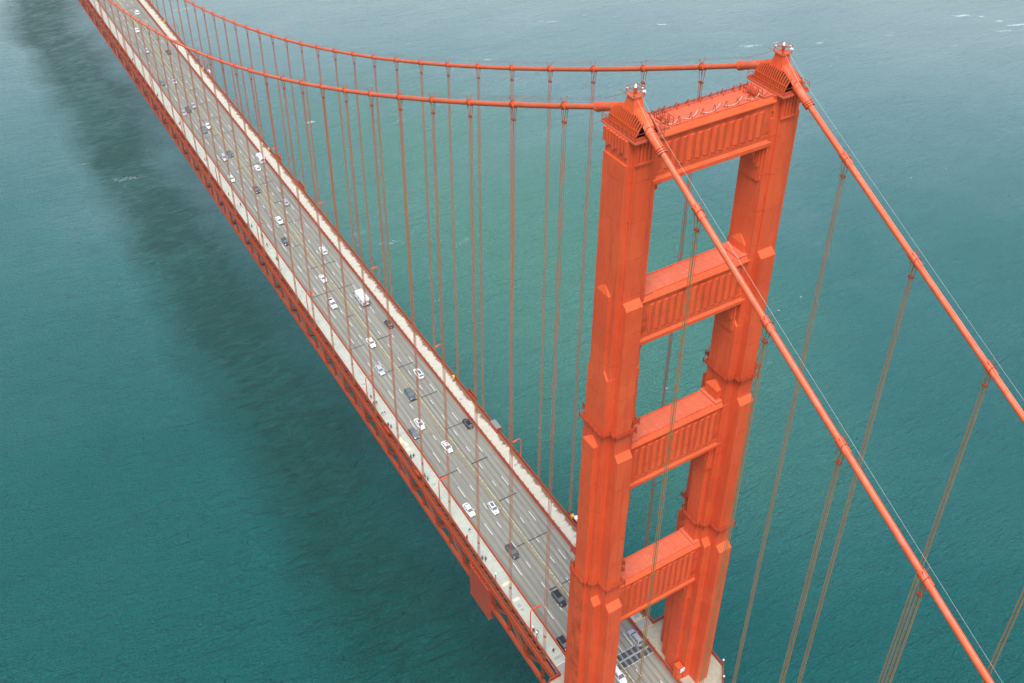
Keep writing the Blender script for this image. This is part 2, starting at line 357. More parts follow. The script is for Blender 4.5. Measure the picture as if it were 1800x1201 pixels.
# joints across the deck: dark sealed parts and faded parts
b = MB(); rr = random.Random(3)
for k in range(-10, 45):
    x = 15.24 * k + 1.1
    if 0 < x < 9: continue
    segs = [(-9.2, -6.4), (-6.4, -0.35), (0.35, 3.4), (3.4, 9.2)]
    for i, (ya, yb) in enumerate(segs):
        dk = rr.random() < (0.1, 0.85, 0.75, 0.25)[i]; ya += rr.uniform(0, .5); yb -= rr.uniform(0, .6)
        w = rr.uniform(.15, .23) if dk else rr.uniform(.05, .09)
        sheet(b, x - w, x + w, ya, yb, 0.010, 0 if dk else 1)
for (x, y, l, w) in ((66, -3.8, 9, .05), (72, -4.0, 6, .04), (52, -4.2, 10, .04), (56, 1.6, 12, .04), (80, -5.0, 5, .06), (40, -4.4, 8, .05), (112, -4.3, 6, .05), (131, -2.2, 2, .09), (92, 1.2, 7, .04), (127, -4.2, 3, .05), (155, -3.3, 3, .10)):
    n = 6
    for i in range(n): sheet(b, x + l * i / n, x + l * (i + .9) / n, y + rr.uniform(-.06, .06) - w, y + w, 0.010, i % 2)
tag(b.build("road_joints", [M['joint'], M['jointf']]), kind='structure')
# finger joint plates at the tower
b = MB()
for (xa, xb) in ((5.0, 6.5), (6.95, 8.45)):
    for k in range(12):
        y0 = -9.0 + k * 1.52
        if abs(y0 + 0.6) < 0.7 and False: continue
        sheet(b, xa, xb, y0, y0 + 0.95, 0.012, 0); sheet(b, xa, xb, y0 + 0.95, y0 + 1.52, 0.010, 2)
sheet(b, 6.5, 6.95, -9.0, 9.0, 0.012, 3)
for k in range(16): sheet(b, 4.88, 4.98, -9.0 + k * 1.14, -8.2 + k * 1.14, 0.012, 1); sheet(b, 8.47, 8.57, -9.0 + k * 1.14, -8.2 + k * 1.14, 0.012, 1)
M['fing'] = mat("finger_plate", (0.045, 0.05, 0.052), 0.7); M['fing2'] = mat("worn_steel_strip", (0.17, 0.18, 0.18), 0.6)
tag(b.build("finger_joint", [M['fing'], M['paint'], M['fing2'], M['hatch']]), kind='structure')
# plates and pads on the pavements
b = MB()
def pl(x, y, l, w, mi, dz=0.206, fr=False):
    if fr:
        for a in ((x - l/2, x + l/2, y - w/2, y - w/2 + .1), (x - l/2, x + l/2, y + w/2 - .1, y + w/2), (x - l/2, x - l/2 + .1, y - w/2, y + w/2), (x + l/2 - .1, x + l/2, y - w/2, y + w/2)): sheet(b, *a, dz, mi)
    else: sheet(b, x - l/2, x + l/2, y - w/2, y + w/2, dz, mi)
for k in range(0, 32):
    xb = 24.1 + 45.72 * k / 3
    if k % 3 == 2: pl(xb - 3.2, 12.0 + rr.uniform(-.6, .1), 0.9, 0.8, 0)
    if k % 3 == 0: pl(xb + 6, 11.6, 0.8, 0.9, 0)
    pl(xb + rr.uniform(0, 3), -11.2 + rr.uniform(-.5, .7), 0.75, 0.8, 0, fr=(k % 2 == 0))
pl(15.1, 11.3, 0.7, 1.7, 0); pl(31.5, 11.6, 1.0, 0.9, 0)
for x, y, l, w in ((38.5, 11.0, .8, 2.4), (33.4, 11.4, .8, 1.8), (95.0, 12.2, 2.2, 1.4), (93.0, 11.5, 1.4, .9), (13.42, 11.3, .18, 3.4), (91.0, 11.8, 1.2, 1.1)): pl(x, y, l, w, 1)
sheet(b, 13.3, 13.5, -13.0, -9.5, 0.208, 2); sheet(b, 10.7, 10.9, -13.2, -9.5, 0.208, 2)
pl(14.9, -11.2, 1.5, 1.5, 0); pl(-8.3, -16.2, 0.9, 1.6, 0); sheet(b, -6.3, -5.9, -14.9, -13.9, 0.3, 2)
tag(b.build("pavement_hatches", [M['hatch'], M['ppaint'], M['yellow']]), kind='structure')

# ================================================================== THE BRIDGE (one thing)
BR = empty("suspension_bridge", (0, 0, 0))
tag(BR, "orange steel suspension bridge with stepped tower, two main cables and trussed road deck", "bridge")

# ---- tower
TW = empty("tower", (0, 0, 0), parent=BR)
def plan(steps, cy, grow=0.0):
    """stepped cross plan from quadrant steps [(a,h)...] with a falling and h rising"""
    q = []
    st = [(a + grow, h + grow) for a, h in steps]
    q.append((st[0][0], 0.0))
    for i, (a, h) in enumerate(st):
        q.append((a, h))
        if i + 1 < len(st): q.append((st[i + 1][0], h))
    q = q[1:]
    pts = [(x, y) for x, y in q] + [(-x, y) for x, y in q[::-1]] + [(-x, -y) for x, y in q] + [(x, -y) for x, y in q[::-1]]
    return [(x, y + cy) for x, y in pts]
T4 = [(6.6, 1.58), (3.95, 3.3), (1.6, 4.2)]; T4c = [(5.28, 1.58), (3.95, 3.3), (1.62, 4.22)]
T3 = [(5.28, 1.58), (2.72, 3.3), (1.62, 4.25)]; T2b = [(4.19, 1.58), (2.72, 3.3)]
T2a = [(4.19, 1.58), (3.1, 1.62), (2.68, 2.9), (1.6, 3.3)]; T1 = [(3.1, 1.62), (2.68, 2.9)]
for cy in (D, -D):
    b = MB()
    b.prism(plan([(8.2, 2.6), (5.0, 4.6), (2.4, 5.2)], cy), 12, 64)
    b.prism(plan(T4, cy), 64, 119.4)
    b.prism(plan([(5.28, 1.58), (2.72, 3.3), (1.62, 4.25)], cy), 119.4, 158.95)
    b.prism(plan(T2b, cy), 158.95, 176.6)
    b.prism(plan(T2a, cy), 176.6, 191.3)
    b.prism(plan(T1, cy), 191.3, 217.1)
    b.prism(plan([(3.2, 1.66), (2.66, 2.6)], cy), 217.1, 221.0)
    # vertical grooves of the capital
    for s in (1, -1):
        for k in range(8):
            x = -2.6 + k * 0.72
            b.box(x, x + 0.52, *sorted((cy + s * 2.55, cy + s * (2.97 if 0 < k < 7 else 2.93))), 218.3 + 0.45 * (k % 2), 220.95)
        for k in range(5):
            y = cy - 1.5 + k * 0.66; b.box(*sorted((s * 3.1, s * 3.38)), y, y + 0.40, 217.3, 220.95)
        b.box(*sorted((s * 3.05, s * 3.42)), cy - 1.62, cy + 1.62, 216.9, 217.25)
    # sloped caps of the long pilasters
    for s in (1, -1):
        for (xa, xb, z0, z1) in ((3.1, 4.19, 191.3, 192.35), (4.19, 5.28, 158.95, 160.05), (5.28, 6.6, 119.4, 120.4)):
            h = 1.58; xa -= 0.05
            b.add([(s * xa, cy - h, z0), (s * xb, cy - h, z0), (s * xb, cy + h, z0), (s * xa, cy + h, z0), (s * xa, cy - h, z1), (s * xa, cy + h, z1)],
                  [(0, 3, 2, 1), (1, 2, 5, 4), (0, 1, 4), (2, 3, 5), (0, 4, 5, 3)] if s > 0 else [(1, 2, 3, 0), (4, 5, 2, 1), (4, 1, 0), (5, 3, 2), (3, 5, 4, 0)], 1)
        # half-pyramid caps on the narrow pilasters of the broad faces
        for (hx, ha, hb, z0, z1) in ((1.6, 2.88, 3.32, 191.3, 192.9), (1.62, 3.28, 4.27, 158.95, 160.9)):
            ya, yb = cy + s * ha, cy + s * hb
            zl = z0 + (1.9 if z0 > 190 else 2.0); za = zl + 1.5
            b.box(-hx, hx, *sorted((cy + s * (ha - .3), yb)), z0, zl)
            b.add([(-hx, ya, zl), (-hx, yb, zl), (hx, yb, zl), (hx, ya, zl), (0, ya, za)], [(0, 1, 4), (1, 2, 4), (2, 3, 4), (3, 0, 4)], 1)
        # small shoulder caps where the broad face widens
        for (xa, xb, ha, hb, z0) in ((1.6, 2.72, 2.9, 3.3, 176.6), (2.72, 3.95, 1.6, 3.3, 119.4)):
            for t in (1, -1):
                b.add([(t * (xa - .05), cy + s * hb, z0), (t * xb, cy + s * hb, z0), (t * xb, cy + s * ha, z0), (t * (xa - .05), cy + s * ha, z0), (t * (xa - .05), cy + s * hb, z0 + 1.4), (t * (xa - .05), cy + s * ha, z0 + 1.4)],
                      [(0, 1, 4), (1, 2, 5, 4), (2, 3, 5), (0, 3, 2, 1), (0, 4, 5, 3)], 1)
    o = b.build("tower_leg", [M['tower'], M['flange']], TW)
    bmod = o.modifiers.new("bevel", 'BEVEL'); bmod.width = 0.05; bmod.segments = 1; bmod.limit_method = 'ANGLE'; bmod.angle_limit = R(40)
# pier base under water level road: concrete fender
b = MB(); b.prism([(x * 1.0, y) for x, y in ((-16, -26), (16, -26), (24, 0), (16, 26), (-16, 26), (-24, 0))], -5, 12)
b.build("pier_base", M['walk_tower'], TW)

def strut(zt, zb, ends=1.2, teeth=13):
    """cross strut: plated girder with a fluted panel each side"""
    YE = D - 2.4; b = MB()
    fl = zb + 0.65
    prof = [(-2.25, zt), (-2.78, zt - 0.72), (-2.78, zt - 0.95), (-2.42, zt - 1.0), (-2.42, fl + 0.55), (-2.82, fl + 0.0), (-2.82, zb)]
    pr = prof + [(-x, z) for x, z in prof[::-1]]
    n = len(pr); vs = [(x, -YE, z) for x, z in pr] + [(x, YE, z) for x, z in pr]
    b.add(vs, [tuple(range(n)), tuple(range(n, 2 * n))[::-1]])
    for i in range(n):
        j = (i + 1) % n; p, q = pr[i], pr[j]
        mi = 1 if (p[1] == zt and q[1] == zt) else (2 if i in (0, 4, n - 2, n - 6, 1) else 0)
        b.add([vs[i], vs[j], vs[n + j], vs[n + i]], [(3, 2, 1, 0)], mi)
    z0, z1 = fl + 1.5, zt - 2.0; span = 2 * (D - 2.9 - ends); w = span / teeth
    for s in (1, -1):
        for k in range(teeth):
            y = -span / 2 + k * w; A = s * 2.41; B = s * 2.70
            ya, ym, yb = y, y + w * 0.60, y + w
            f = [(A, ya, z0), (B, ym, z0), (A, yb, z0), (A, ya, z1), (B, ym, z1 - 0.05), (A, yb, z1)]
            fs = [(0, 1, 4, 3), (1, 2, 5, 4), (2, 1, 0), (3, 4, 5), (0, 3, 5, 2)]
            b.add(f, fs if s < 0 else [q[::-1] for q in fs])
        b.box(*sorted((s * 2.38, s * 2.5)), -YE, YE, fl + 0.55, fl + 1.3)
    # low kerb angles and seams along the top deck
    for s in (1, -1):
        b.box(*sorted((s * 1.95, s * 2.1)), -YE + 3, YE - 3, zt, zt + 0.16)
        for k in range(9):
            y = -9 + k * 2.25; b.box(*sorted((s * 2.22, s * 2.30)), y, y + 0.06, zt - .02, zt + 0.12)
    for yy in (-1, 1):      # raised seat where it meets the leg
        b.box(-2.3, 2.3, *sorted((yy * (D - 4.9), yy * (D - 2.9))), zt, zt + 0.35, 1)
        # stepped corbels under the girder
        for i, (dy, dz) in enumerate(((3.2, .55), (2.4, 1.2), (1.7, 2.1), (1.1, 3.2))):
            b.box(-1.55 + .12 * i, 1.55 - .12 * i, *sorted((yy * (D - 2.8 - dy), yy * (D - 2.8))), zb - dz, zb - .001 * i)
    return b
for zt, zb in ((220.8, 212.35), (191.3, 181.7), (158.55, 147.3), (119.5, 107.4)):
    b = strut(zt, zb); o = b.build("cross_strut", [M['tower'], M['top'], M['flange']], TW)
    h = {220.8: 2.9, 191.3: 3.3, 158.55: 4.25, 119.5: 4.2}[zt]
    # shield plates on the inner faces below the strut
    for s in (1, -1):
        b = MB(); hh = 2.9 if zt > 200 else 3.3
        for (hx, dz, t) in ((2.25, 6.6, .30), (1.85, 4.2, .60), (1.5, 3.6, .8)):
            if zt < 192: hx *= 0.95; 
            y0 = s * (D - hh + .1); y1 = s * (D - hh - t - (0.95 if zt < 170 else 0))
            y0, y1 = sorted((y0, y1))
            pts = [(-hx, zb - .1), (-hx, zb - dz + .35), (-hx + .35, zb - dz), (hx - .35, zb - dz), (hx, zb - dz + .35), (hx, zb - .1)]
            n = len(pts); b.add([(x, y0, z) for x, z in pts] + [(x, y1, z) for x, z in pts], [tuple(range(n)), tuple(range(2 * n - 1, n - 1, -1))] + [(i, n + i, n + (i + 1) % n, (i + 1) % n) for i in range(n)])
        b.build("shield_plate", M['tower'], TW)

# ---- catwalks round each leg
def catwalk(cy, z, steps):
    b = MB(); inner = plan(steps, cy, 0.02); outer = plan(steps, cy, 0.62); n = len(inner)
    for i in range(n):
        j = (i + 1) % n
        p0, p1, q1, q0 = inner[i], inner[j], outer[j], outer[i]
        b.add([(*p0, z), (*p1, z), (*q1, z), (*q0, z), (*p0, z + .08), (*p1, z + .08), (*q1, z + .08), (*q0, z + .08)],
              [(0, 1, 2, 3), (7, 6, 5, 4), (3, 2, 6, 7), (0, 4, 5, 1)])
        for hh in (.55, 1.05): b.bar((*q0, z + hh), (*q1, z + hh), .07, .07)
        b.bar((*q0, z + .16), (*q1, z + .16), .05, .2)
        L = math.dist(q0, q1); m_ = max(1, int(L / 1.3))
        for k in range(m_ + 1):
            t = k / m_; x = q0[0] + (q1[0] - q0[0]) * t; y = q0[1] + (q1[1] - q0[1]) * t
            b.box(x - .035, x + .035, y - .035, y + .035, z, z + 1.08)
            if 0 < k: b.box(x - .06, x + .06, y - .06, y + .06, z - .45, z)
    return b.build("catwalk", M['rail'], TW)
for cy in (D, -D): catwalk(cy, 164.4, T2b); catwalk(cy, 125.0, T3)

# ---- saddle housings with louvres, pedestal and beacon cage
for cy in (D, -D):
    b = MB()
    b.box(-4.1, 4.1, cy - 2.6, cy + 2.6, 221.0, 221.35, 1); b.box(-3.85, 3.85, cy - 2.35, cy + 2.35, 220.8, 221.0); b.box(-4.0, 4.0, cy - 2.5, cy + 2.5, 221.35, 221.5)
    # railing on the ledge
    for s in (1, -1):
        for hh in (.5, 1.0): b.bar((-4.0, cy + s * 2.5, 221.5 + hh), (4.0, cy + s * 2.5, 221.5 + hh), .05, .05)
        for k in range(9): b.box(-4 + k - .03, -4 + k + .03, cy + s * 2.5 - .03, cy + s * 2.5 + .03, 221.5, 222.5)
        for e in (1, -1):
            for hh in (.5, 1.0): b.bar((e * 4.0, cy + s * 2.5, 221.5 + hh), (e * 4.0, cy + s * 1.0, 221.5 + hh), .05, .05)
    base = b.build("ledge", [M['rail'], M['top']], TW)
    def zt(x): return 224.72 - 0.105 * x * x
    b = MB(); n = 15
    b.box(-3.2, 3.2, cy - 1.55, cy + 1.55, 221.5, 222.0, 1)
    # core behind the louvres, coloured near black for the shade inside
    cx_ = [-3.1 + 6.2 * i / 10 for i in range(11)]
    for i in range(10):
        xa, xb = cx_[i], cx_[i + 1]
        b.hexa([(xa, cy - 1.3, 222), (xb, cy - 1.3, 222), (xb, cy + 1.3, 222), (xa, cy + 1.3, 222), (xa, cy - .7, zt(xa) - .15), (xb, cy - .7, zt(xb) - .15), (xb, cy + .7, zt(xb) - .15), (xa, cy + .7, zt(xa) - .15)], 1)
    for s in (1, -1):
        for k in range(n + 1):
            x = -3.3 + 6.6 * k / n; z1 = zt(x); pts = []
            for j in range(6):       # curved rib
                t = j / 5; pts.append((1.95 - 1.05 * t ** 1.5, 221.75 + (z1 - 221.75) * (t ** 0.8)))
            for j in range(5):
                (ya, za), (yb, zb) = pts[j], pts[j + 1]
                b.add([(x - .042, cy + s * ya, za), (x + .042, cy + s * ya, za), (x + .042, cy + s * yb, zb), (x - .042, cy + s * yb, zb),
                       (x - .042, cy + s * (ya - .32), za), (x + .042, cy + s * (ya - .32), za), (x + .042, cy + s * (yb - .32), zb - .05), (x - .042, cy + s * (yb - .32), zb - .05)],
                      [(0, 1, 2, 3), (7, 6, 5, 4), (0, 3, 7, 4), (1, 5, 6, 2)], 0)
        for hh, dy in ((221.78, 1.95), (222.55, 1.72)): b.bar((-3.35, cy + s * dy, hh), (3.35, cy + s * dy, hh), .08, .1)
        for e in (-1, 1):  # closed end cheeks
            x = e * 3.35; b.add([(x, cy - 1.9, 221.6), (x, cy + 1.9, 221.6), (x, cy + .8, zt(x)), (x, cy - .8, zt(x)), (x - e * .12, cy - 1.9, 221.6), (x - e * .12, cy + 1.9, 221.6), (x - e * .12, cy + .8, zt(x)), (x - e * .12, cy - .8, zt(x))],
                                 [(0, 1, 2, 3), (7, 6, 5, 4), (1, 5, 6, 2), (3, 7, 4, 0)], 0)
    b.build("saddle_louvre", [M['flange'], M['dark']], TW)
    # roof strip along the cable and the sleeves at both ends
    b = MB(); xs = [-3.9, -3.3, -2.4, -1.5, -.7, 0, .7, 1.5, 2.4, 3.3, 4.2]
    for i in range(len(xs) - 1):
        xa, xb = xs[i], xs[i + 1]; za, zb = [max(zc(t) + .62, 224.98 - .115 * t * t) for t in (xa, xb)]
        b.hexa([(xa, cy - .92, za - .55), (xb, cy - .92, zb - .55), (xb, cy + .92, zb - .55), (xa, cy + .92, za - .55), (xa, cy - .62, za), (xb, cy - .62, zb), (xb, cy + .62, zb), (xa, cy + .62, za)])
    for xa, xb, st in ((-6.5, -3.5, 6), (3.7, 8.4, 6)):
        path = [(xa + (xb - xa) * i / st, cy, zc(xa + (xb - xa) * i / st)) for i in range(st + 1)]
        b.tube(path, .70, 16)
    for xk in (-7.0, -6.7, -6.35, -4.1, 8.5, 8.2, 4.4):
        b.tube([(xk - .09, cy, zc(xk - .09)), (xk + .09, cy, zc(xk + .09))], .80, 16, smooth=False)
    b.build("saddle_cover", M['cable'], TW)
    b = MB()
    b.prism([(-1.25, cy - .95), (1.25, cy - .95), (1.25, cy + .95), (-1.25, cy + .95)], 224.1, 226.3, 0, [(-.78, cy - .7), (.78, cy - .7), (.78, cy + .7), (-.78, cy + .7)])
    b.box(-.95, .95, cy - .95, cy + .95, 226.3, 226.48, 1); b.box(-1.35, 1.35, cy - 1.05, cy + 1.05, 224.0, 224.16)
    b.build("pedestal", [M['tower'], M['top']], TW)
    b = MB()
    for sx in (-1, 1):
        for sy in (-1, 1): b.box(sx * .9 - .035, sx * .9 + .035, cy + sy * .9 - .035, cy + sy * .9 + .035, 226.48, 227.6)
        for hh in (.55, 1.1):
            b.bar((sx * .9, cy - .9, 226.48 + hh), (sx * .9, cy + .9, 226.48 + hh), .06, .06); b.bar((-.9, cy + sx * .9, 226.48 + hh), (.9, cy + sx * .9, 226.48 + hh), .06, .06)
    b.bar((-.9, cy + .9, 226.9), (-2.1, cy + .9, 226.6), .05, .05); b.bar((.9, cy + .9, 226.6), (2.4, cy + .9, 226.4), .05, .05)
    b.build("cage", M['rail'], TW)
    b = MB(); b.tube([(0, cy, 226.48), (0, cy, 227.2)], .22, 12, 0); b.tube([(0, cy, 227.2), (0, cy, 227.5)], .3, 12, 0); b.tube([(0, cy, 227.5), (0, cy, 227.85), (0, cy, 228.05)], [.19, .17, .05], 12, 1)
    b.build("beacon", [M['rail'], M['lens']], TW); b = MB(); b.tube([(-.7, cy - .75, 226.9), (-.95, cy - .95, 227.15)], [.2, .26], 10, 1); b.build("floodlight", [M['rail'], M['lens']], TW); b = MB(); b.tube([(-.3, cy - .9, 227.3), (-.5, cy - 1.15, 227.3)], .14, 8, 1); b.build("floodlight", [M['rail'], M['lens']], TW); b = MB(); b.tube([(.7, cy + .7, 227.3), (.95, cy + .85, 227.35)], .14, 8, 1); b.build("floodlight", [M['rail'], M['lens']], TW)
# fittings on the top strut
b = MB(); zt_ = 220.8
for k in range(7):
    y = -6.6 + 2.2 * k
    for x in (-1.55, 1.9):
        b.tube([(x - .35, y, zt_), (x - .05, y, zt_ + 1.1), (x + .05, y, zt_ + 1.1), (x + .3, y + .1, zt_)], .055, 6)
for y in (-D + 4.6, D - 4.6, D - 6.0, -D + 6.0):
    for x in (-1.6, -.4, .9):
        for dx in (0, .9): b.box(x + dx - .04, x + dx + .04, y - .04, y + .04, zt_, zt_ + 1.25)
        b.bar((x, y, zt_ + 1.2), (x + .9, y, zt_ + 1.2), .07, .07); b.bar((x, y, zt_ + .65), (x + .9, y, zt_ + .65), .05, .05)
for x in (2.2,):
    b.bar((x, -9.8, zt_ + .5), (x, 9.8, zt_ + .5), .12, .12); b.bar((x, -9.8, zt_ + .25), (x, 9.8, zt_ + .25), .1, .1)
    for k in range(14): b.box(x - .05, x + .05, -9.75 + 1.5 * k - .05, -9.75 + 1.5 * k + .05, zt_, zt_ + .56)
for s in (1, -1):
    b.bar((-2.1, s * (D - 5.0), zt_ + .35), (-2.1, s * (D - 2.9), zt_ + 1.4), .08, .08); b.bar((-2.1, s * (D - 5.0), zt_ + .35), (-.2, s * (D - 5.0), zt_ + .35), .08, .08)
    b.box(-1.2, .6, *sorted((s * (D - 5.6), s * (D - 4.7))), zt_, zt_ + .5)
b.build("strut_fittings", M['rail'], TW)
b = MB(); sup = [9.4, 6.2, 2.9, -1.4, -5.6, -9.2]; sm = []
for i in range(len(sup) - 1):
    for t in range(10):
        q = t / 10; y = sup[i] + (sup[i + 1] - sup[i]) * q
        sm.append((-1.55 + .45 * abs(2 * q - 1) ** 2, y, zt_ + .12 + .7 * abs(2 * q - 1) ** 2.2))
b.tube(sm, .05, 6); b.build("white_hose", M['hose'], TW)
# cabinet and white notice on the far leg at walkway level
b = MB(); b.prism([(-3.9, -10.2), (-2.2, -10.2), (-2.2, -8.75), (-3.6, -8.75)], 74.0, 78.6); b.build("equipment_cabinet", M['tower'], TW, bevel=.04)
b = MB(); b.box(-4.16, -4.06, -10.3, -9.1, 77.3, 78.6); b.build("notice_board", M['white'], TW)

# ---- main cables
for cy, sgn in ((D, 1), (-D, -1)):
    MC = empty("main_cable", (0, 0, 0), parent=BR)
    b = MB(); xs = [-170 + 4 * i for i in range(218)]
    b.tube([(x, cy, zc(x)) for x in xs if x < -3.0] + [(-3.0, cy, zc(-3.0)), (-1.5, cy, zc(-1.5)), (0, cy, zc(0)), (1.5, cy, zc(1.5)), (3.0, cy, zc(3.0))] + [(x, cy, zc(x)) for x in xs if x > 3.0], .46, 16)
    b.build("cable", M['cable'], MC)
    # hand ropes on stanchions above the cable
    b = MB()
    for dy in (.62, -.62):
        b.tube([(x, cy + dy, zc(x) + 1.35) for x in [-170, -150, -130, -110, -90, -75, -60, -45, -30, -15, -6]], .013, 5, 1)
        b.tube([(-6, cy + dy, zc(-6) + 1.35), (-1, cy + .7 * dy, 226.4)], .013, 5, 1)
        b.tube([(1, cy + .7 * dy, 226.4)] + [(x, cy + dy, zc(x) + 1.35) for x in [7 + 15.24 * i for i in range(44)]], .016, 4, 0)
    for x in KX + KS:
        for dy in (.62, -.62):
            b.bar((x + .3, cy + .35 * dy, zc(x) + .45), (x + .3, cy + dy, zc(x) + 1.4), .05, .05)
            b.sphere((x + .3, cy + dy, zc(x) + 1.38), .09, 6)
    b.build("hand_rope", [M['rail'], M['steel']], MC)
    # cable bands
    def band(x, side):
        b = MB(); d = (Vector((x + .1, cy, zc(x + .1))) - Vector((x - .1, cy, zc(x - .1)))).normalized(); c0 = Vector((x, cy, zc(x)))
        L = 1.0 if side else .55
        b.tube([c0 - d * L, c0 + d * L], .56, 14, smooth=False)
        for e in (-1, 1): b.tube([c0 + d * (e * (L - .06)), c0 + d * (e * (L + .04))], .62, 14, smooth=False)
        nrm = Vector((-d.z, 0, d.x))
        b.bar(c0 - d * (L * .9) + nrm * .58, c0 + d * (L * .9) + nrm * .58, .3, .12, up=nrm)
        b.bar(c0 + d * 0 + nrm * .6, c0 + nrm * 1.0, .1, .1)
        k = 6 if side else 4
        for i in range(k):
            q = c0 + d * (-L * .75 + 1.5 * L * i / (k - 1))
            for sy in (-1, 1): b.bar(q + Vector((0, sy * .60, 0)) + nrm * .22, q + Vector((0, sy * .60, 0)) - nrm * .22, .09, .09, 1)
        for sx in (-.3, .3): b.tube([c0 + Vector((sx, .64 * math.cos(a), .64 * math.sin(a))) for a in [math.pi * j / 8 for j in range(9)]], .06, 6, 1)
        return b.build("cable_band", [M['cable'], M['truss']], MC)
    for x in KX + KS: band(x, x < 0)
    # suspenders: two looped ropes, four strands
    for x in KX + KS:
        b = MB(); z0 = zr(x) - 1.6; z1 = zc(x); mid_ = max(z1 - 2.8, z0 + (z1 - z0) * .4)
        r = .058 if x < 260 else .062
        for dx in (-.3, .3):
            for dy in (-1, 1):
                b.tube([(x + dx, cy + dy * .50, z1), (x + dx, cy + dy * .42, z1 - .5), (x + dx * .85, cy + dy * .17, mid_), (x + dx * .85, cy + dy * .17, z0)], r, 5, cap=False)
        if z1 - z0 > 8:
            b.box(x - .38, x + .38, cy - .26, cy + .26, mid_ - .12, mid_ + .12, 1)
            zz = z0 + 9.0
            if z1 - z0 > 40: b.box(x - .30, x + .30, cy - .2, cy + .2, zz, zz + .2, 1)
        b.build("suspender", [M['rope_side'] if x < 0 else M['rope'], M['truss']], MC)

# ---- deck trusses
def pnl(x): return zr(x)
ZT0, ZT1 = -2.75, -1.45; ZB0, ZB1 = -9.85, -8.85
xs_n = [15.24 * k / 2 + 1.796 for k in range(-22, 67)]
xs_n = [x for x in xs_n if not (-11.5 < x < 11.0)]
def runs():
    return [[x for x in xs_n if x > 0], [x for x in xs_n if x < 0]]
for cy, near in ((D + .2, True), (-D - .2, False)):
    TR = empty("stiffening_truss", (0, 0, 0), parent=BR)
    s = 1 if near else -1
    for nm, za, zb, wd in (("top_chord", ZT0, ZT1, .40), ("bottom_chord", ZB0, ZB1, .36)):
        b = MB()
        for rn in ([10.9] + [x for x in xs_n if x > 0], [x for x in xs_n if x < 0] + [-10.9]):
            ribbon(b, cy - wd, cy + wd, zb, zb - za, rn)
            # raised flange angles, top plates and rivet ribs
            if nm == "top_chord":
                ribbon(b, cy - wd - .1, cy - wd + .1, zb + .10, .12, rn); ribbon(b, cy + wd - .1, cy + wd + .1, zb + .10, .12, rn)
                ribbon(b, cy + wd - .02, cy + wd + .10, za + .12, .14, rn)
                for x in rn[:-1]:
                    if x < 320: b.box(x - .5, x + .5, cy - wd - .02, cy + wd + .02, zr(x) + zb, zr(x) + zb + .045)
            else:
                ribbon(b, cy + wd - .02, cy + wd + .1, zb + .05, .1, rn); ribbon(b, cy + wd - .02, cy + wd + .1, za + .05, .1, rn)
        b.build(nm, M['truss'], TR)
    def vertical(x):
        b = MB(); z0 = zr(x) + ZB1; z1 = zr(x) + ZT0
        for e in (-.2, .2): b.box(x + e - .03, x + e + .03, cy - .28, cy + .28, z0, z1)
        b.box(x - .18, x + .18, cy - .03, cy + .03, z0, z1)
        # gussets
        for e in (-.36, .36):
            b.add([(x - .6, cy + e - .02, z1), (x + .6, cy + e - .02, z1), (x + .35, cy + e - .02, z1 - .9), (x - .35, cy + e - .02, z1 - .9), (x - .6, cy + e + .02, z1), (x + .6, cy + e + .02, z1), (x + .35, cy + e + .02, z1 - .9), (x - .35, cy + e + .02, z1 - .9)],
                  [(0, 1, 2, 3), (7, 6, 5, 4), (0, 4, 5, 1), (1, 5, 6, 2), (2, 6, 7, 3), (3, 7, 4, 0)])
        return b
    def diagonal(xa, xb):    # top at xa, bottom at xb: two flanges laced together
        b = MB(); p = Vector((xa, cy, zr(xa) + ZT0 + .1)); q = Vector((xb, cy, zr(xb) + ZB1 - .1)); d = (q - p).normalized(); nn = Vector((-d.z, 0, d.x)); L = (q - p).length
        for e in (-.22, .22):
            for f in (-.26, .26): b.bar(p + nn * e + Vector((0, f, 0)), q + nn * e + Vector((0, f, 0)), .10, .09, up=nn)
        m_ = 13
        for i in range(m_):
            k0, k1 = (.22, -.22) if i % 2 else (-.22, .22)
            a, c_ = p + d * (L * i / m_), p + d * (L * (i + 1) / m_)
            for f in (-.26, .26): b.bar(a + nn * k0 + Vector((0, f, 0)), c_ + nn * k1 + Vector((0, f, 0)), .03, .08, up=nn)
            for e in (-.22, .22): b.bar(a + nn * e + Vector((0, k0 * 1.18, 0)), c_ + nn * e + Vector((0, k1 * 1.18, 0)), .08, .03, up=nn)
        return b
    if near:
        for rn in runs():
            for i, x in enumerate(rn):
                vertical(x).build("vertical", M['truss'], TR)
                if i + 1 < len(rn):
                    k = round((x - 1.796) / 7.62); xa, xb = (x, rn[i + 1]) if k % 2 == 0 else (rn[i + 1], x)
                    diagonal(xa, xb).build("diagonal", M['truss'], TR)
    else:
        b = MB()
        for rn in runs():
            for i, x in enumerate(rn):
                t = vertical(x); b.add(t.v, t.f)
                if i + 1 < len(rn):
                    k = round((x - 1.796) / 7.62); xa, xb = (x, rn[i + 1]) if k % 2 == 0 else (rn[i + 1], x)
                    b.bar((xa, cy, zr(xa) + ZT0), (xb, cy, zr(xb) + ZB1), .6, .55)
        b.build("truss_web", M['truss'], TR)
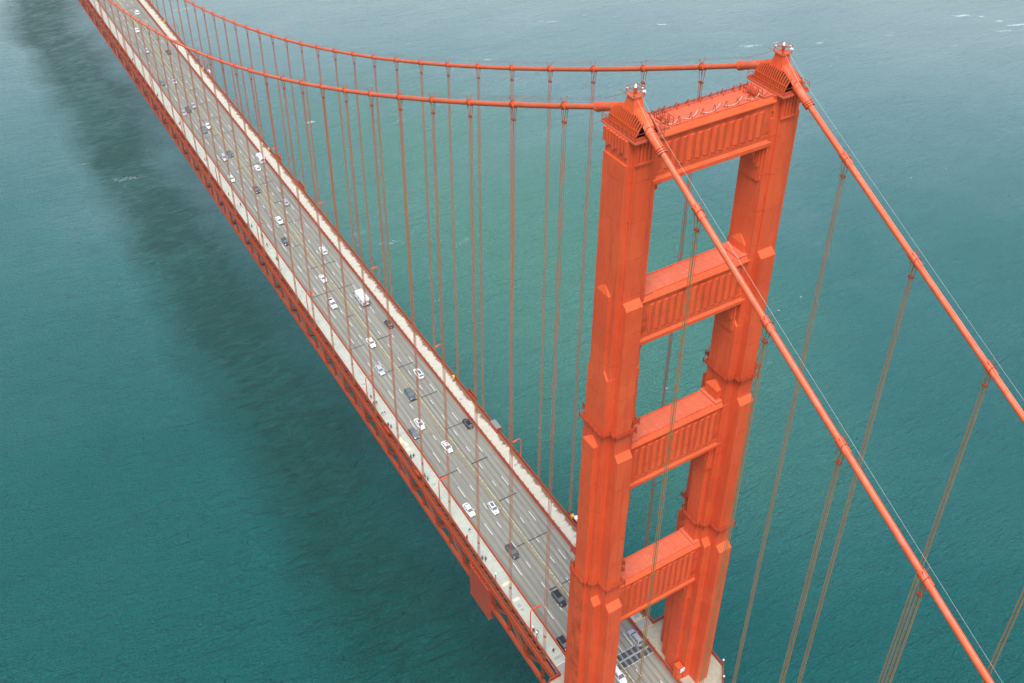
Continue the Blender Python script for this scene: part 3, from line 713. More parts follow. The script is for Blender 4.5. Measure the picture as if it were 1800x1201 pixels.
# floor beams, stringers and bottom bracing between the trusses
b = MB()
for x in xs_n:
    z = zr(x); k = round((x - 1.796) / 7.62)
    b.box(x - .2, x + .2, -13.3, 13.3, z - 2.6, z - .5)
    b.box(x - .35, x + .35, 13.2, 14.0, z - 1.42, z - .9); b.box(x - .35, x + .35, -14.0, -13.2, z - 1.42, z - .9)
    if k % 2: b.box(x - .3, x + .3, -13.5, 13.5, z - 9.65, z - 9.05)
for rn in runs():
    for y in (-8, -5, -2, 1, 4, 7, 10.5, 12.9, -10.5, -12.9): ribbon(b, y - .15, y + .15, -.5, .9, rn)
    ribbon(b, 13.22, 13.34, -.05, .55, rn); ribbon(b, -13.34, -13.22, -.05, .55, rn)
    odd = [x for x in rn if round((x - 1.796) / 7.62) % 2]
    for i in range(len(odd) - 1):
        xa, xb = odd[i], odd[i + 1]; za, zb_ = zr(xa) - 9.35, zr(xb) - 9.35
        for sy in (1, -1): b.bar((xa, sy * 13.3, za), (xb, -sy * 13.3, zb_), .45, .4)
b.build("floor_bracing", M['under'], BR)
# bracket ties seen from outside between walkway edge and chord
b = MB()
for x in [x + d for x in xs_n for d in (1.9, 3.8, 5.7)]:
    if x < 430 and x > 11: b.box(x - .12, x + .12, 13.3, 13.95, zr(x) - 1.0, zr(x) - .72)
ribbon(b, 13.95, 14.05, -.55, .5, [x for x in xs_n if x > 0])
b.build("walkway_bracket", M['truss'], BR)

# ================================================================== railings (fences)
def rail_run(b, y, xs, h0, h1, pitch, pw, post=3.81, tw=.16, solid=False):
    ribbon(b, y - tw / 2, y + tw / 2, h1, .10, xs); ribbon(b, y - .05, y + .05, h0 + .16, .08, xs)
    x = xs[0]
    while x < xs[-1]:
        z = zr(x); b.box(x - pw / 2, x + pw / 2, y - .03, y + .03, z + h0, z + h1 - .08); x += pitch
    x = xs[0]
    while x < xs[-1]:
        z = zr(x); b.box(x - .1, x + .1, y - .11, y + .11, z + h0 - .3, z + h1 + .02); x += post
def poly_rail(b, pts, z, h=1.2):
    for p, q in zip(pts, pts[1:]):
        b.bar((*p, z + h), (*q, z + h), .16, .1); b.bar((*p, z + .12), (*q, z + .12), .1, .08)
        L = math.dist(p, q); n = int(L / .22)
        for k in range(n + 1):
            t = k / n; x = p[0] + (q[0] - p[0]) * t; y = p[1] + (q[1] - p[1]) * t; w = .09 if k in (0, n) else .045
            b.box(x - w, x + w, y - w, y + w, z, z + h)
xsr = [10.9] + [x for x in XS if x > 11]; xsl = [x for x in XS if x < -11] + [-10.9]
for s, lab in ((1, "orange outer railing between the pale pedestrian walkway and the visible side truss"), (-1, "orange outer railing at the sea edge of the rust-stained walkway on the far side")):
    b = MB()
    for xs in (xsr, xsl): rail_run(b, s * 13.35, xs, .2, 1.4, .26 if s > 0 else .2, .10)
    poly_rail(b, [(x, s * y) for x, y in ((10.9, 13.3), (10.9, 16.2), (6.4, 20.15), (-6.4, 20.15), (-10.9, 16.2), (-10.9, 13.3))], 74.0, 1.25)
    for (xa, xb) in (((102.6, 98.4), (83.3, 79.9)) if s > 0 else ((102.6, 98.4), (238, 233), (262, 257))):
        y0 = s * 13.45; y1 = s * 14.3; x_lo, x_hi = min(xa, xb), max(xa, xb); z = zr(x_lo) + .2
        poly_rail(b, [(x_lo, y0), (x_lo, y1), (x_hi, y1), (x_hi, y0)], z, 1.25); b.box(x_lo, x_hi, *sorted((y0, y1)), z - .1, z)
    tag(b.build("outer_railing", M['rail']), lab, "railing")
for s, lab in ((1, "low orange traffic rail dividing the road from the pale walkway with people on it"), (-1, "low orange traffic rail dividing the road from the rust-stained far walkway")):
    b = MB(); y = s * 9.5 if s > 0 else -9.15
    for xs in ([x for x in XS if x > 0] , [x for x in XS if x < 0] + [XS[23]]):
        ribbon(b, y - .13, y + .13, .95, .12, xs); ribbon(b, y - .06, y + .06, .62, .14, xs); ribbon(b, y - .1, y + .1, .35, .35, xs)
        if s < 0: ribbon(b, y + .12, y + .42, .12, .12, xs, 0)
        x = xs[0]
        while x < xs[-1]:
            b.box(x - .08, x + .08, y - .1, y + .1, zr(x), zr(x) + .9)
            if s < 0: b.box(x - .05, x + .05, y - .35, y - .1, zr(x) + .2, zr(x) + 1.0)
            x += 2.54
    tag(b.build("traffic_railing", M['rail'] if s > 0 else orange("orange_rail_dull", (0.30, 0.07, 0.04), worn=.9)), lab, "railing")
# movable median barrier made of short pinned blocks
b = MB(); x = -120.0
while x < 690:
    z = zr(x + .5)
    b.hexa([(x + .05, -.15, z), (x + .95, -.15, z), (x + .95, .15, z), (x + .05, .15, z), (x + .05, -.11, z + .78), (x + .95, -.11, z + .78), (x + .95, .11, z + .78), (x + .05, .11, z + .78)])
    b.box(x + .03, x + .97, -.13, .13, z + .78, z + .92); x += 1.0
tag(b.build("median_barrier", M['barrier']), "long cream movable barrier of short blocks down the middle of the road", "barrier")

# ================================================================== street lamps
def make_lamp():
    t = empty("street_lamp"); h = 7.4
    b = MB(); b.tube([(0, 0, 0), (0, 0, h)], [.17, .13], 10); b.tube([(0, 0, -.4), (0, 0, .5)], .24, 10); b.build("pole", M['flange'], t)
    b = MB(); b.tube([(0, 0, h - .1), (0, -.12, h + .45), (0, -.5, h + .75), (0, -1.2, h + .85), (0, -1.9, h + .72)], [.13, .13, .12, .12, .12], 8); b.build("arm", M['flange'], t)
    b = MB(); b.hexa([(-.28, -1.4, h + .52), (-.28, -2.7, h + .47), (.28, -2.7, h + .47), (.28, -1.4, h + .52), (-.2, -1.45, h + .88), (-.16, -2.6, h + .76), (.16, -2.6, h + .76), (.2, -1.45, h + .88)][::1]); b.build("lamp_head", M['flange'], t, bevel=.04)
    b = MB(); b.box(-.13, .13, -2.4, -1.7, h + .46, h + .52); b.build("lens", M['lens'], t)
    return t
L0 = make_lamp(); first = True
ORD = ["nearest", "second", "third", "fourth", "fifth", "sixth", "seventh", "eighth", "ninth", "tenth"]
for i in range(10):
    x = 24.1 + 45.72 * i
    o = L0 if first else copy_tree(L0); first = False
    o.location = (x, 13.1, zr(x) + .2)
    tag(o, f"orange street lamp on the pedestrian walkway side, {ORD[i]} {'to' if i == 0 else 'from'} the tower", "street lamp", "street lamps on the pedestrian side")
for i in range(10):
    x = 26.1 + 45.72 * i
    o = copy_tree(L0); o.location = (x, -13.55, zr(x) + .1); o.rotation_euler = (0, 0, math.pi)
    tag(o, f"orange street lamp outside the rust-stained far walkway, {ORD[i]} {'to' if i == 0 else 'from'} the tower", "street lamp", "street lamps on the empty far side")
# globe-topped posts
def make_globe():
    t = empty("globe_lamp"); b = MB(); b.tube([(0, 0, 0), (0, 0, 3.3)], .10, 8); b.build("post", M['rail'], t)
    b = MB(); b.sphere((0, 0, 3.5), .24, 12); b.build("globe", M['lens'], t); return t
g0 = make_globe()
for i, (x, y, z, lab) in enumerate(((40.1, 13.2, 0, "slim post with a white globe beside the walkway rail above the orange tarpaulined scaffold"), (22.85, 13.2, 0, "slim globe-topped post standing just below the nearest street lamp"),
        (21.1, 13.2, 0, "slim globe-topped post nearest the tower base on the pedestrian side"), (-1.6, -20.1, -.75, "globe-topped post at the bend of the platform rail, right behind the far tower leg"),
        (-6.4, -20.0, -.75, "globe-topped post in the middle of the curved rail beyond the far tower leg"), (-9.6, -17.4, -.75, "globe-topped post lowest in the view on the rail beyond the far tower leg"))):
    o = g0 if i == 0 else copy_tree(g0); o.location = (x, y, (zr(x) + .2 if z == 0 else 74.0 + z)); tag(o, lab, "globe lamp", "globe-topped posts by the tower")

# ================================================================== works things on the bridge edge
t = empty("work_scaffold", (45.3, 14.7, 60.0)); tag(t, "tall orange clad work scaffold hung on the outside of the side truss", "scaffold")
b = MB()
m = orange("orange_tarpaulin", (0.36, 0.062, 0.030), worn=.8); g = G(m)
q = g.xyz(); gr = g.math('MAXIMUM', g.math('LESS_THAN', g.math('FRACT', g.math('MULTIPLY', q[0], .8)), .09), g.math('LESS_THAN', g.math('FRACT', g.math('MULTIPLY', q[2], .75)), .09))
src = g.b.inputs["Base Color"].links[0].from_socket; g.l(g.mix(g.math('MULTIPLY', gr, .5), src, (0.16, 0.03, 0.02)), g.b.inputs["Base Color"])
b.box(-4.6, 4.9, -.1, .25, 0, 11.6); b.box(-4.7, -4.5, -1.2, -.1, .4, 11.8)
b.build("cladding", m, t)
b = MB()
for x in (-4.6, 4.7):
    for z in (.3, 5.5, 11.4): b.box(x - .12, x + .12, -1.1, .4, z, z + .25)
for z in (11.6,): b.box(-4.7, 5.0, .15, .4, z, z + .3); b.box(-4.7, 5, -1.0, -.8, z, z + .25)
for k in range(6): b.box(-4.6 + k * 1.9, -4.45 + k * 1.9, -.9, .3, 11.5, 12.4)
for x in (-4.6, 4.7): b.box(x - .1, x + .1, -.9, -.7, .3, 11.7)
b.box(-4.6, 4.7, -.88, -.72, 5.5, 5.7)
b.build("frame", M['rail'], t)
t = empty("inspection_booth", (85.1, -13.3, zr(85) + .2)); tag(t, "small orange booth with a grey ribbed roof standing in the far railing", "booth")
b = MB(); b.box(-1.7, 1.7, -.6, .75, 0, 2.0); b.build("body", M['rail'], t, bevel=.04)
b = MB(); b.box(-1.85, 1.85, -.75, .85, 2.0, 2.15)
for k in range(8): b.box(-1.75 + k * .47, -1.62 + k * .47, -.7, .8, 2.15, 2.22)
b.build("roof", M['grey'], t)
b = MB(); b.box(-1.76, -1.7, -.35, .55, .3, 1.8); b.build("door", M['truss'], t)
t = empty("winch_cart", (47.9, -14.9, zr(48) - 1.6)); tag(t, "white and yellow winch unit hung outside the far railing, half hidden by the tower leg", "winch")
b = MB(); b.box(-1.6, 1.6, -.9, .7, 0, .3); b.box(-1.5, -1.3, -.8, .6, .3, 1.6); b.box(1.3, 1.5, -.8, .6, .3, 1.6); b.build("frame", M['dark'], t)
b = MB(); b.box(-.35, .55, -.5, .5, .9, 1.7); b.build("motor_box", M['yellow'], t, bevel=.05)
b = MB(); b.tube([(-1.1, -.2, 2.1), (-2.2, -.2, 2.1)], .6, 14); b.build("tank", M['white'], t)
b = MB(); b.box(-2.2, 1.4, -.3, .1, .3, 1.5); b.build("mast", M['rail'], t)
for i, (x, yy, lab) in enumerate(((109.6, -12.75, "small yellow call box on the far walkway rail just above the orange booth"), (266.9, -12.8, "small yellow call box on the far rail beside the white van"),
                       (352.0, -12.8, "small yellow call box on the far rail beside the hanging white panel"), (414.8, -12.8, "small yellow call box on the far rail near the top of the view"))):
    b = MB(); b.box(-.35, .35, -.25, .25, .55, 1.5); b.box(-.08, .08, -.08, .08, 0, .55); b.box(-.4, .4, -.3, .3, 1.5, 1.58)
    o = b.build("call_box", M['yellow'], bevel=.03, loc=(x, yy, zr(x) + .2)); tag(o, lab, "call box", "yellow call boxes along the far rail")
t = empty("hanging_panel", (348.5, -14.3, zr(348))); tag(t, "small white panel mounted outside the far railing", "panel")
b = MB(); b.box(-1.2, 1.2, -.5, .3, .6, 1.5); b.build("panel", M['white'], t, bevel=.08); b = MB(); b.box(-.1, .1, -.2, .8, .2, .8); b.build("bracket", M['rail'], t)

# ================================================================== vehicles
CARP = {}
def paint(name, c, metal=0.0, rough=0.3):
    if name not in CARP: CARP[name] = mat("car_paint_" + name, c, rough, metal, coat=.6)
    return CARP[name]
PC = dict(white=(0.80, 0.80, 0.79), silver=(0.42, 0.44, 0.46), grey=(0.17, 0.18, 0.19), charcoal=(0.06, 0.065, 0.07), black=(0.012, 0.013, 0.014), blue_grey=(0.10, 0.13, 0.16), pale_silver=(0.56, 0.58, 0.6))
GLASS = mat("car_glass", (0.13, 0.15, 0.16), 0.08, spec=0.8); TYRE = mat("tyre_rubber", (0.02, 0.02, 0.02), 0.9); RIM = mat("wheel_rim", (0.35, 0.35, 0.36), 0.4, 0.8)
HEAD = mat("headlamp", (0.75, 0.77, 0.78), 0.15); TAIL = mat("tail_lamp", (0.45, 0.02, 0.02), 0.3); TRIM = mat("black_trim", (0.025, 0.025, 0.028), 0.6)
#       L    W    H   hood  belt  cabin: rear base, rear roof, front roof, front base (from centre), bed
KIND = dict(sedan=(4.75, 1.84, 1.45, .92, .96, -1.85, -1.15, .35, 1.15), hatchback=(4.25, 1.78, 1.5, .95, 1.0, -1.98, -1.6, .35, 1.15), suv=(4.75, 1.92, 1.72, 1.05, 1.08, -2.2, -1.85, .45, 1.2),
            coupe=(4.4, 1.8, 1.32, .85, .9, -1.75, -.85, .2, 1.05))
def loftbody(b, st, mi=0):
    """stations (x, half width low, half width high, z low, z mid, z top) -> closed body"""
    ring = []
    for (x, w0, w1, z0, zm, z1) in st:
        ring.append([(x, -w0 * .9, z0), (x, -w0, z0 + .12), (x, -w1, zm), (x, -w1 * .90, z1 - .03), (x, -w1 * .55, z1), (x, w1 * .55, z1), (x, w1 * .90, z1 - .03), (x, w1, zm), (x, w0, z0 + .12), (x, w0 * .9, z0)])
    n = 10; vs = [p for r in ring for p in r]; k = len(ring)
    fs = [(i * n + j, i * n + (j + 1) % n, (i + 1) * n + (j + 1) % n, (i + 1) * n + j) for i in range(k - 1) for j in range(n)]
    b.add(vs, [f[::-1] for f in fs], mi, True); b.add(ring[0], [tuple(range(n))], mi); b.add(ring[-1], [tuple(range(n))[::-1]], mi)
def wheels(t, L, W, r=.34):
    for sx in (-1, 1):
        for sy in (-1, 1):
            x = sx * L * .305; y = sy * (W / 2 - .12)
            b = MB(); b.tube([(x, y - .11, r), (x, y + .11, r)], r, 16, smooth=False)
            w = b.build("wheel", TYRE, t); b = MB(); b.tube([(x, y + sy * .1, r), (x, y + sy * .125, r)], r * .62, 12, smooth=False); b.build("rim", RIM, w)
def make_car(kind, colour, roofglass=False):
    L, W, H, hood, belt, rb, rt, ft, fb = KIND[kind]; P = paint(colour, PC[colour], .3 if colour in ('silver', 'grey', 'pale_silver', 'blue_grey') else 0)
    t = empty(kind if kind != 'suv' else 'sport_utility_vehicle'); h = L / 2; w = W / 2; tr = belt if kind != 'sedan' and kind != 'coupe' else belt
    b = MB(); loftbody(b, [(-h, w * .70, w * .72, .38, .62, .74), (-h + .10, w * .86, w * .86, .26, .66, belt - .10), (-h + .35, w * .97, w * .96, .22, .68, belt - .02), (rb + .1, w, w, .2, .7, belt), (fb - .1, w, w, .2, .7, belt),
                           (fb + .25, w, w * .97, .2, .68, hood), (h - .45, w * .96, w * .92, .22, .62, hood - .12), (h - .13, w * .84, w * .80, .27, .58, hood - .24), (h, w * .66, w * .62, .36, .52, .62)])
    b.build("body", P, t)
    wb, wt = w * .90, w * .72
    b = MB(); b.hexa([(rb, -wb, belt - .04), (fb, -wb, belt - .04), (fb, wb, belt - .04), (rb, wb, belt - .04), (rt, -wt, H - .05), (ft, -wt, H - .05), (ft, wt, H - .05), (rt, wt, H - .05)]); b.build("window", GLASS, t, bevel=.06)
    b = MB(); wr = wt + .02
    b.hexa([(rt - .05, -wr, H - .07), (ft + .06, -wr, H - .07), (ft + .06, wr, H - .07), (rt - .05, wr, H - .07), (rt + .1, -wr * .86, H), (ft - .12, -wr * .86, H), (ft - .12, wr * .86, H), (rt + .1, wr * .86, H)])
    for s in (1, -1):   # pillars
        b.bar((fb - .02, s * (wb - .02), belt - .02), (ft, s * (wt + .0), H - .05), .09, .08); b.bar((rb + .03, s * (wb - .02), belt - .02), (rt, s * (wt + .0), H - .05), .16, .12)
        xm = (rb + fb) / 2 - .1; b.bar((xm, s * (wb + .005), belt - .02), (xm, s * (wt + .01), H - .05), .05, .1)
        if kind in ('suv', 'hatchback'): b.bar((rt + .35, s * (wb - .0), belt - .02), (rt + .38, s * (wt + .01), H - .05), .06, .3)
    b.build("roof", P, t, bevel=.03)
    if roofglass: b = MB(); b.box(rt + .25, ft - .25, -wt * .62, wt * .62, H - .01, H + .012); b.build("sunroof", GLASS, t)
    if kind == 'suv' and not roofglass:
        for s in (1, -1): b = MB(); b.box(rt + .1, ft - .2, s * wt * .84 - .03, s * wt * .84 + .03, H, H + .07); b.build("roof_rail", TRIM, t)
    wheels(t, L, W, .34 if kind != 'suv' else .38)
    for s in (1, -1):
        b = MB(); b.hexa([(h - .30, *sorted((s * w * .52, s * w * .88))[:1], .56), (h - .07, sorted((s * w * .50, s * w * .76))[0], .56), (h - .07, sorted((s * w * .50, s * w * .76))[1], .56), (h - .30, sorted((s * w * .52, s * w * .88))[1], .56),
                          (h - .34, sorted((s * w * .52, s * w * .86))[0], .74), (h - .16, sorted((s * w * .50, s * w * .74))[0], .72), (h - .16, sorted((s * w * .50, s * w * .74))[1], .72), (h - .34, sorted((s * w * .52, s * w * .86))[1], .74)]); b.build("headlight", HEAD, t)
        b = MB(); b.box(-h + .01, -h + .16, *sorted((s * w * .50, s * w * .84)), .68, .84); b.build("tail_light", TAIL, t)
        b = MB(); b.box(fb - .35, fb - .15, *sorted((s * w * .95, s * (w + .16))), belt - .08, belt + .08); b.build("mirror", P, t, bevel=.02)
    b = MB(); b.box(h - .08, h + .005, -w * .42, w * .42, .34, .56); b.build("grille", TRIM, t)
    b = MB(); b.box(-h - .01, -h + .05, -.26, .26, .52, .64); b.build("number_plate", M['white'], t)
    return t
def make_pickup(colour):
    P = paint(colour, PC[colour]); t = empty("pickup_truck"); L, W = 5.6, 2.0; h = L / 2; w = W / 2
    b = MB(); loftbody(b, [(.0 - 2.8, w * .92, w * .93, .42, .8, .62), (-2.7, w * .96, w * .96, .36, .8, .64), (-.75, w, w, .34, .8, .64), (-.7, w, w, .34, .85, 1.14), (1.25, w, w, .3, .85, 1.14), (1.5, w, w * .98, .3, .85, 1.10), (2.45, w * .95, w * .93, .34, .8, 1.02), (2.7, w * .85, w * .84, .38, .7, .86), (2.8, w * .7, w * .7, .45, .6, .7)])
    for s in (1, -1): b.box(-2.78, -.75, *sorted((s * (w - .09), s * (w - .005))), .6, 1.12)
    b.box(-2.80, -2.72, -w + .05, w - .05, .6, 1.1); b.build("body", P, t)
    b = MB(); b.box(-2.7, -.78, -w + .1, w - .1, .645, .70); b.build("load_bed", TRIM, t)
    b = MB(); b.hexa([(-.72, -w * .9, 1.12), (1.3, -w * .9, 1.12), (1.3, w * .9, 1.12), (-.72, w * .9, 1.12), (-.55, -w * .74, 1.8), (.65, -w * .74, 1.8), (.65, w * .74, 1.8), (-.55, w * .74, 1.8)]); b.build("window", GLASS, t, bevel=.05)
    b = MB(); b.hexa([(-.6, -w * .76, 1.78), (.7, -w * .76, 1.78), (.7, w * .76, 1.78), (-.6, w * .76, 1.78), (-.5, -w * .66, 1.86), (.55, -w * .66, 1.86), (.55, w * .66, 1.86), (-.5, w * .66, 1.86)])
    for s in (1, -1):
        b.bar((1.28, s * w * .89, 1.12), (.68, s * w * .75, 1.8), .09, .09); b.bar((-.7, s * w * .9, 1.12), (-.55, s * w * .75, 1.8), .1, .14); b.bar((.2, s * w * .91, 1.12), (.15, s * w * .76, 1.8), .06, .1)
    b.build("roof", P, t, bevel=.03); wheels(t, L, W, .40)
    for s in (1, -1):
        b = MB(); b.box(2.62, 2.8, *sorted((s * .55, s * .84)), .72, .92); b.build("headlight", HEAD, t); b = MB(); b.box(-2.83, -2.76, *sorted((s * .78, s * .96)), .75, 1.05); b.build("tail_light", TAIL, t)
        b = MB(); b.box(.9, 1.1, *sorted((s * .97, s * 1.18)), 1.1, 1.3); b.build("mirror", TRIM, t)
    b = MB(); b.box(2.78, 2.83, -.5, .5, .55, .9); b.build("grille", TRIM, t)
    return t
def make_van():
    P = paint('white', PC['white']); t = empty("high_roof_van"); w = 1.15
    b = MB(); loftbody(b, [(-3.3, w * .93, w * .86, .4, 1.4, 2.45), (-3.2, w, w * .92, .3, 1.4, 2.62), (-1, w, w * .95, .3, 1.4, 2.75), (1.3, w, w * .93, .3, 1.4, 2.70), (1.9, w, w * .9, .3, 1.3, 2.45), (2.45, w * .98, w * .86, .3, 1.2, 1.62), (3.0, w * .93, w * .84, .34, .9, 1.2), (3.3, w * .75, w * .7, .42, .7, .85)])
    b.build("body", P, t)
    for s in (1, -1):
        b = MB(); b.hexa([(-2.6, s * (w * 1.0), 1.55), (.4, s * (w * 1.0), 1.55), (.4, s * (w * 1.0 + .012), 1.55), (-2.6, s * (w * 1.0 + .012), 1.55), (-2.5, s * (w * .955), 2.25), (.3, s * (w * .955), 2.25), (.3, s * (w * .965 + .012), 2.25), (-2.5, s * (w * .965 + .012), 2.25)]); b.build("side_window", GLASS, t)
        b = MB(); b.box(3.1, 3.28, *sorted((s * .5, s * .85)), .7, .95); b.build("headlight", HEAD, t); b = MB(); b.box(-3.34, -3.26, *sorted((s * .85, s * 1.05)), .9, 1.4); b.build("tail_light", TAIL, t)
        b = MB(); b.box(1.9, 2.05, *sorted((s * 1.12, s * 1.38)), 1.4, 1.75); b.build("mirror", TRIM, t)
    b = MB(); b.hexa([(1.95, -.95, 2.42), (2.47, -.98, 1.64), (2.47, .98, 1.64), (1.95, .95, 2.42), (2.0, -.95, 2.44), (2.52, -.98, 1.66), (2.52, .98, 1.66), (2.0, .95, 2.44)]); b.build("windscreen", GLASS, t)
    b = MB(); b.box(-3.36, -3.30, -.8, .8, 1.5, 2.1); b.build("rear_window", GLASS, t)
    wheels(t, 6.4, 2.3, .38); return t
def make_shuttle():
    P = paint('white', PC['white']); t = empty("box_truck"); w = 1.28
    b = MB(); b.box(-3.9, 2.3, -w, w, .75, 3.15); b.build("box_body", P, t, bevel=.12)
    b = MB(); loftbody(b, [(2.3, 1.1, 1.05, .4, 1.3, 2.2), (2.8, 1.1, 1.02, .4, 1.3, 2.1), (3.3, 1.08, .95, .4, 1.1, 1.4), (3.9, .95, .85, .45, .9, 1.1)]); b.build("cab", P, t)
    b = MB(); b.hexa([(2.75, -.9, 2.05), (3.28, -.95, 1.42), (3.28, .95, 1.42), (2.75, .9, 2.05), (2.80, -.9, 2.1), (3.33, -.95, 1.45), (3.33, .95, 1.45), (2.80, .9, 2.1)]); b.build("windscreen", GLASS, t)
    m1 = mat("decal_blue", (0.05, 0.2, 0.4), .5); m2 = mat("decal_orange", (0.75, 0.2, 0.05), .5); m3 = mat("decal_brown", (0.3, 0.06, 0.03), .5)
    # coloured swirl graphic on the rear and side
    b = MB(); x = -3.915
    for i in range(10):
        a0 = math.pi * i / 10; a1 = math.pi * (i + 1) / 10
        for r0, r1, mi in ((.45, .62, 1), (.66, .78, 2), (.82, 1.0, 0)):
            b.add([(x, -.35 + r0 * math.cos(a0), 1.25 + r0 * math.sin(a0)), (x, -.35 + r1 * math.cos(a0), 1.25 + r1 * math.sin(a0)), (x, -.35 + r1 * math.cos(a1), 1.25 + r1 * math.sin(a1)), (x, -.35 + r0 * math.cos(a1), 1.25 + r0 * math.sin(a1))], [(0, 1, 2, 3)], mi)
    b.add([(x, .5, 1.2), (x, 1.2, 1.2), (x, 1.2, 2.2), (x, .7, 1.9)], [(0, 1, 2, 3)], 0); b.add([(x - .003, -1.2, 1.2), (x - .003, -.85, 1.2), (x - .003, -1.0, 2.3), (x - .003, -1.2, 2.4)], [(0, 1, 2, 3)], 2)
    for i in range(5): b.add([(x - .004, .25 + i * .2, 1.25), (x - .004, .4 + i * .2, 1.25), (x - .004, .55 + i * .16, 1.9 - .08 * i), (x - .004, .42 + i * .16, 1.9 - .08 * i)], [(0, 1, 2, 3)], (1, 2, 1, 0, 2)[i])
    b.build("rear_decal", [m1, m2, m3], t)
    b = MB(); b.box(-3.2, -2.2, w + .0, w + .014, 1.7, 2.4); b.box(-1.0, -.2, w, w + .014, 1.7, 2.4); b.build("side_window", GLASS, t)
    b = MB(); b.box(-4.05, -3.9, -1.15, 1.15, .55, .75); b.build("bumper", TRIM, t); b = MB(); b.tube([(-1.5, .3, 3.15), (-1.5, .3, 3.28)], .22, 10); b.tube([(.9, -.2, 3.15), (.9, -.2, 3.25)], .12, 8); b.build("roof_vent", M['grey'], t)
    for s in (1, -1):
        b = MB(); b.box(-3.93, -3.88, *sorted((s * 1.05, s * 1.2)), .85, 1.1); b.build("tail_light", TAIL, t); b = MB(); b.box(2.9, 3.05, *sorted((s * 1.1, s * 1.4)), 1.3, 1.8); b.build("mirror", TRIM, t)
    wheels(t, 7.2, 2.5, .42); return t

CARS = [  # kind, colour, x, y, heading(-1 towards the tower, +1 away), sunroof, label
 ('sedan','white',63.1,7.9,-1,0,"white sedan in the outer lane beside the pedestrian walkway, nearest the tower"),
 ('hatchback','white',60.3,2.1,-1,1,"white car with a large dark sunroof next to the median barrier, near the tower"),
 ('suv','charcoal',45.8,5.0,-1,0,"dark grey SUV in the middle lane on a dark road joint, near the tower"),
 ('suv','black',28.0,2.4,-1,0,"black SUV beside the median, partly behind the near tower leg"),
 ('sedan','white',85.9,2.2,-1,0,"white sedan beside the median, between two road joints above the pair of white cars"),
 ('sedan','white',97.8,4.8,-1,1,"white sedan with a small sunroof driving level with a dark grey hatchback"),
 ('hatchback','grey',95.2,7.9,-1,0,"dark grey hatchback in the outer lane beside a white sedan"),
 ('suv','blue_grey',110.1,1.75,-1,1,"blue-grey SUV with silver roof edges hugging the median barrier"),
 ('sedan','pale_silver',124.4,4.8,-1,0,"pale silver sedan in the middle lane over a road joint"),
 ('sedan','white',137.4,1.8,-1,0,"white sedan by the median between the white pickup truck and the silver sedan"),
 ('pickup','white',161.6,4.6,-1,0,"white pickup truck with a dark open load bed"),
 ('coupe','white',176.0,1.8,-1,0,"small white coupe by the median just above the pickup truck"),
 ('sedan','charcoal',203.2,4.9,-1,0,"charcoal sedan in the middle lane below a white sedan"),
 ('sedan','white',216.9,1.9,-1,0,"white sedan by the median just above the charcoal sedan"),
 ('sedan','charcoal',241.1,1.8,-1,0,"charcoal sedan hugging the median, level with no other car, below the silver pair"),
 ('sedan','white',253.6,7.5,-1,0,"white sedan in the outer lane next to the pedestrian side street lamp"),
 ('sedan','blue_grey',272.4,1.75,-1,0,"blue-grey sedan by the median, level with a silver SUV"),
 ('suv','pale_silver',270.5,4.7,-1,0,"pale silver SUV in the middle lane beside a blue-grey sedan"),
 ('sedan','white',299.3,1.95,-1,0,"white sedan by the median, close beside a dark grey SUV far up the road"),
 ('suv','grey',296.6,4.6,-1,0,"dark grey SUV close beside a white sedan, far up the road"),
 ('sedan','silver',320.4,1.8,-1,0,"silver-grey car by the median, rightmost of three cars side by side"),
 ('hatchback','charcoal',317.4,4.9,-1,0,"charcoal hatchback, middle one of three cars side by side"),
 ('sedan','silver',315.8,7.4,-1,0,"silver-grey sedan in the outer lane, leftmost of three cars side by side"),
 ('sedan','pale_silver',347.3,2.2,-1,0,"pale silver sedan near the median, right of a dark car, above the three abreast"),
 ('sedan','grey',348.9,7.2,-1,0,"dark grey car in the outer lane above the three cars abreast"),
 ('sedan','pale_silver',386.1,4.2,-1,0,"pale silver sedan alone in the middle lane near the top of the view"),
 ('sedan','white',412.1,1.8,-1,0,"white sedan by the median, farthest of the cars coming towards the tower"),
 ('suv','white',3.9,1.9,-1,0,"white SUV at the bottom edge, just past the tower strut beside the median"),
 ('hatchback','black',17.1,8.2,-1,0,"black car almost hidden behind the near tower leg in the outer lane"),
 ('suv','silver',9.8,-7.2,1,0,"silver SUV under the tower beside the far tower leg"),
 ('hatchback','black',91.0,-7.2,1,0,"black hatchback in the far kerb lane, near a dark road joint and the orange booth"),
 ('suv','white',117.0,-4.6,1,1,"white SUV with a dark sunroof driving away from the tower beyond the median"),
 ('coupe','black',142.9,-7.0,1,0,"black coupe in the far kerb lane behind the white box truck"),
 ('truck','white',159.0,-4.75,1,0,"white box truck with a colourful picture on its rear"),
 ('suv','white',191.1,-4.6,1,0,"white SUV driving away ahead of the box truck"),
 ('sedan','silver',227.3,-4.6,1,0,"silver sedan driving away between the white van group and a white SUV"),
 ('van','white',262.3,-7.4,1,0,"white high-roof van with a long dark side window in the far kerb lane"),
 ('coupe','white',256.3,-4.1,1,0,"white low coupe right behind and left of the high-roof van"),
 ('sedan','black',379.6,-4.5,1,0,"black sedan driving away alone, far up the bridge under the near cable"),
 ('suv','white',434.4,-4.2,1,0,"white SUV driving away, the farthest vehicle up the bridge"),
]
protos = {}
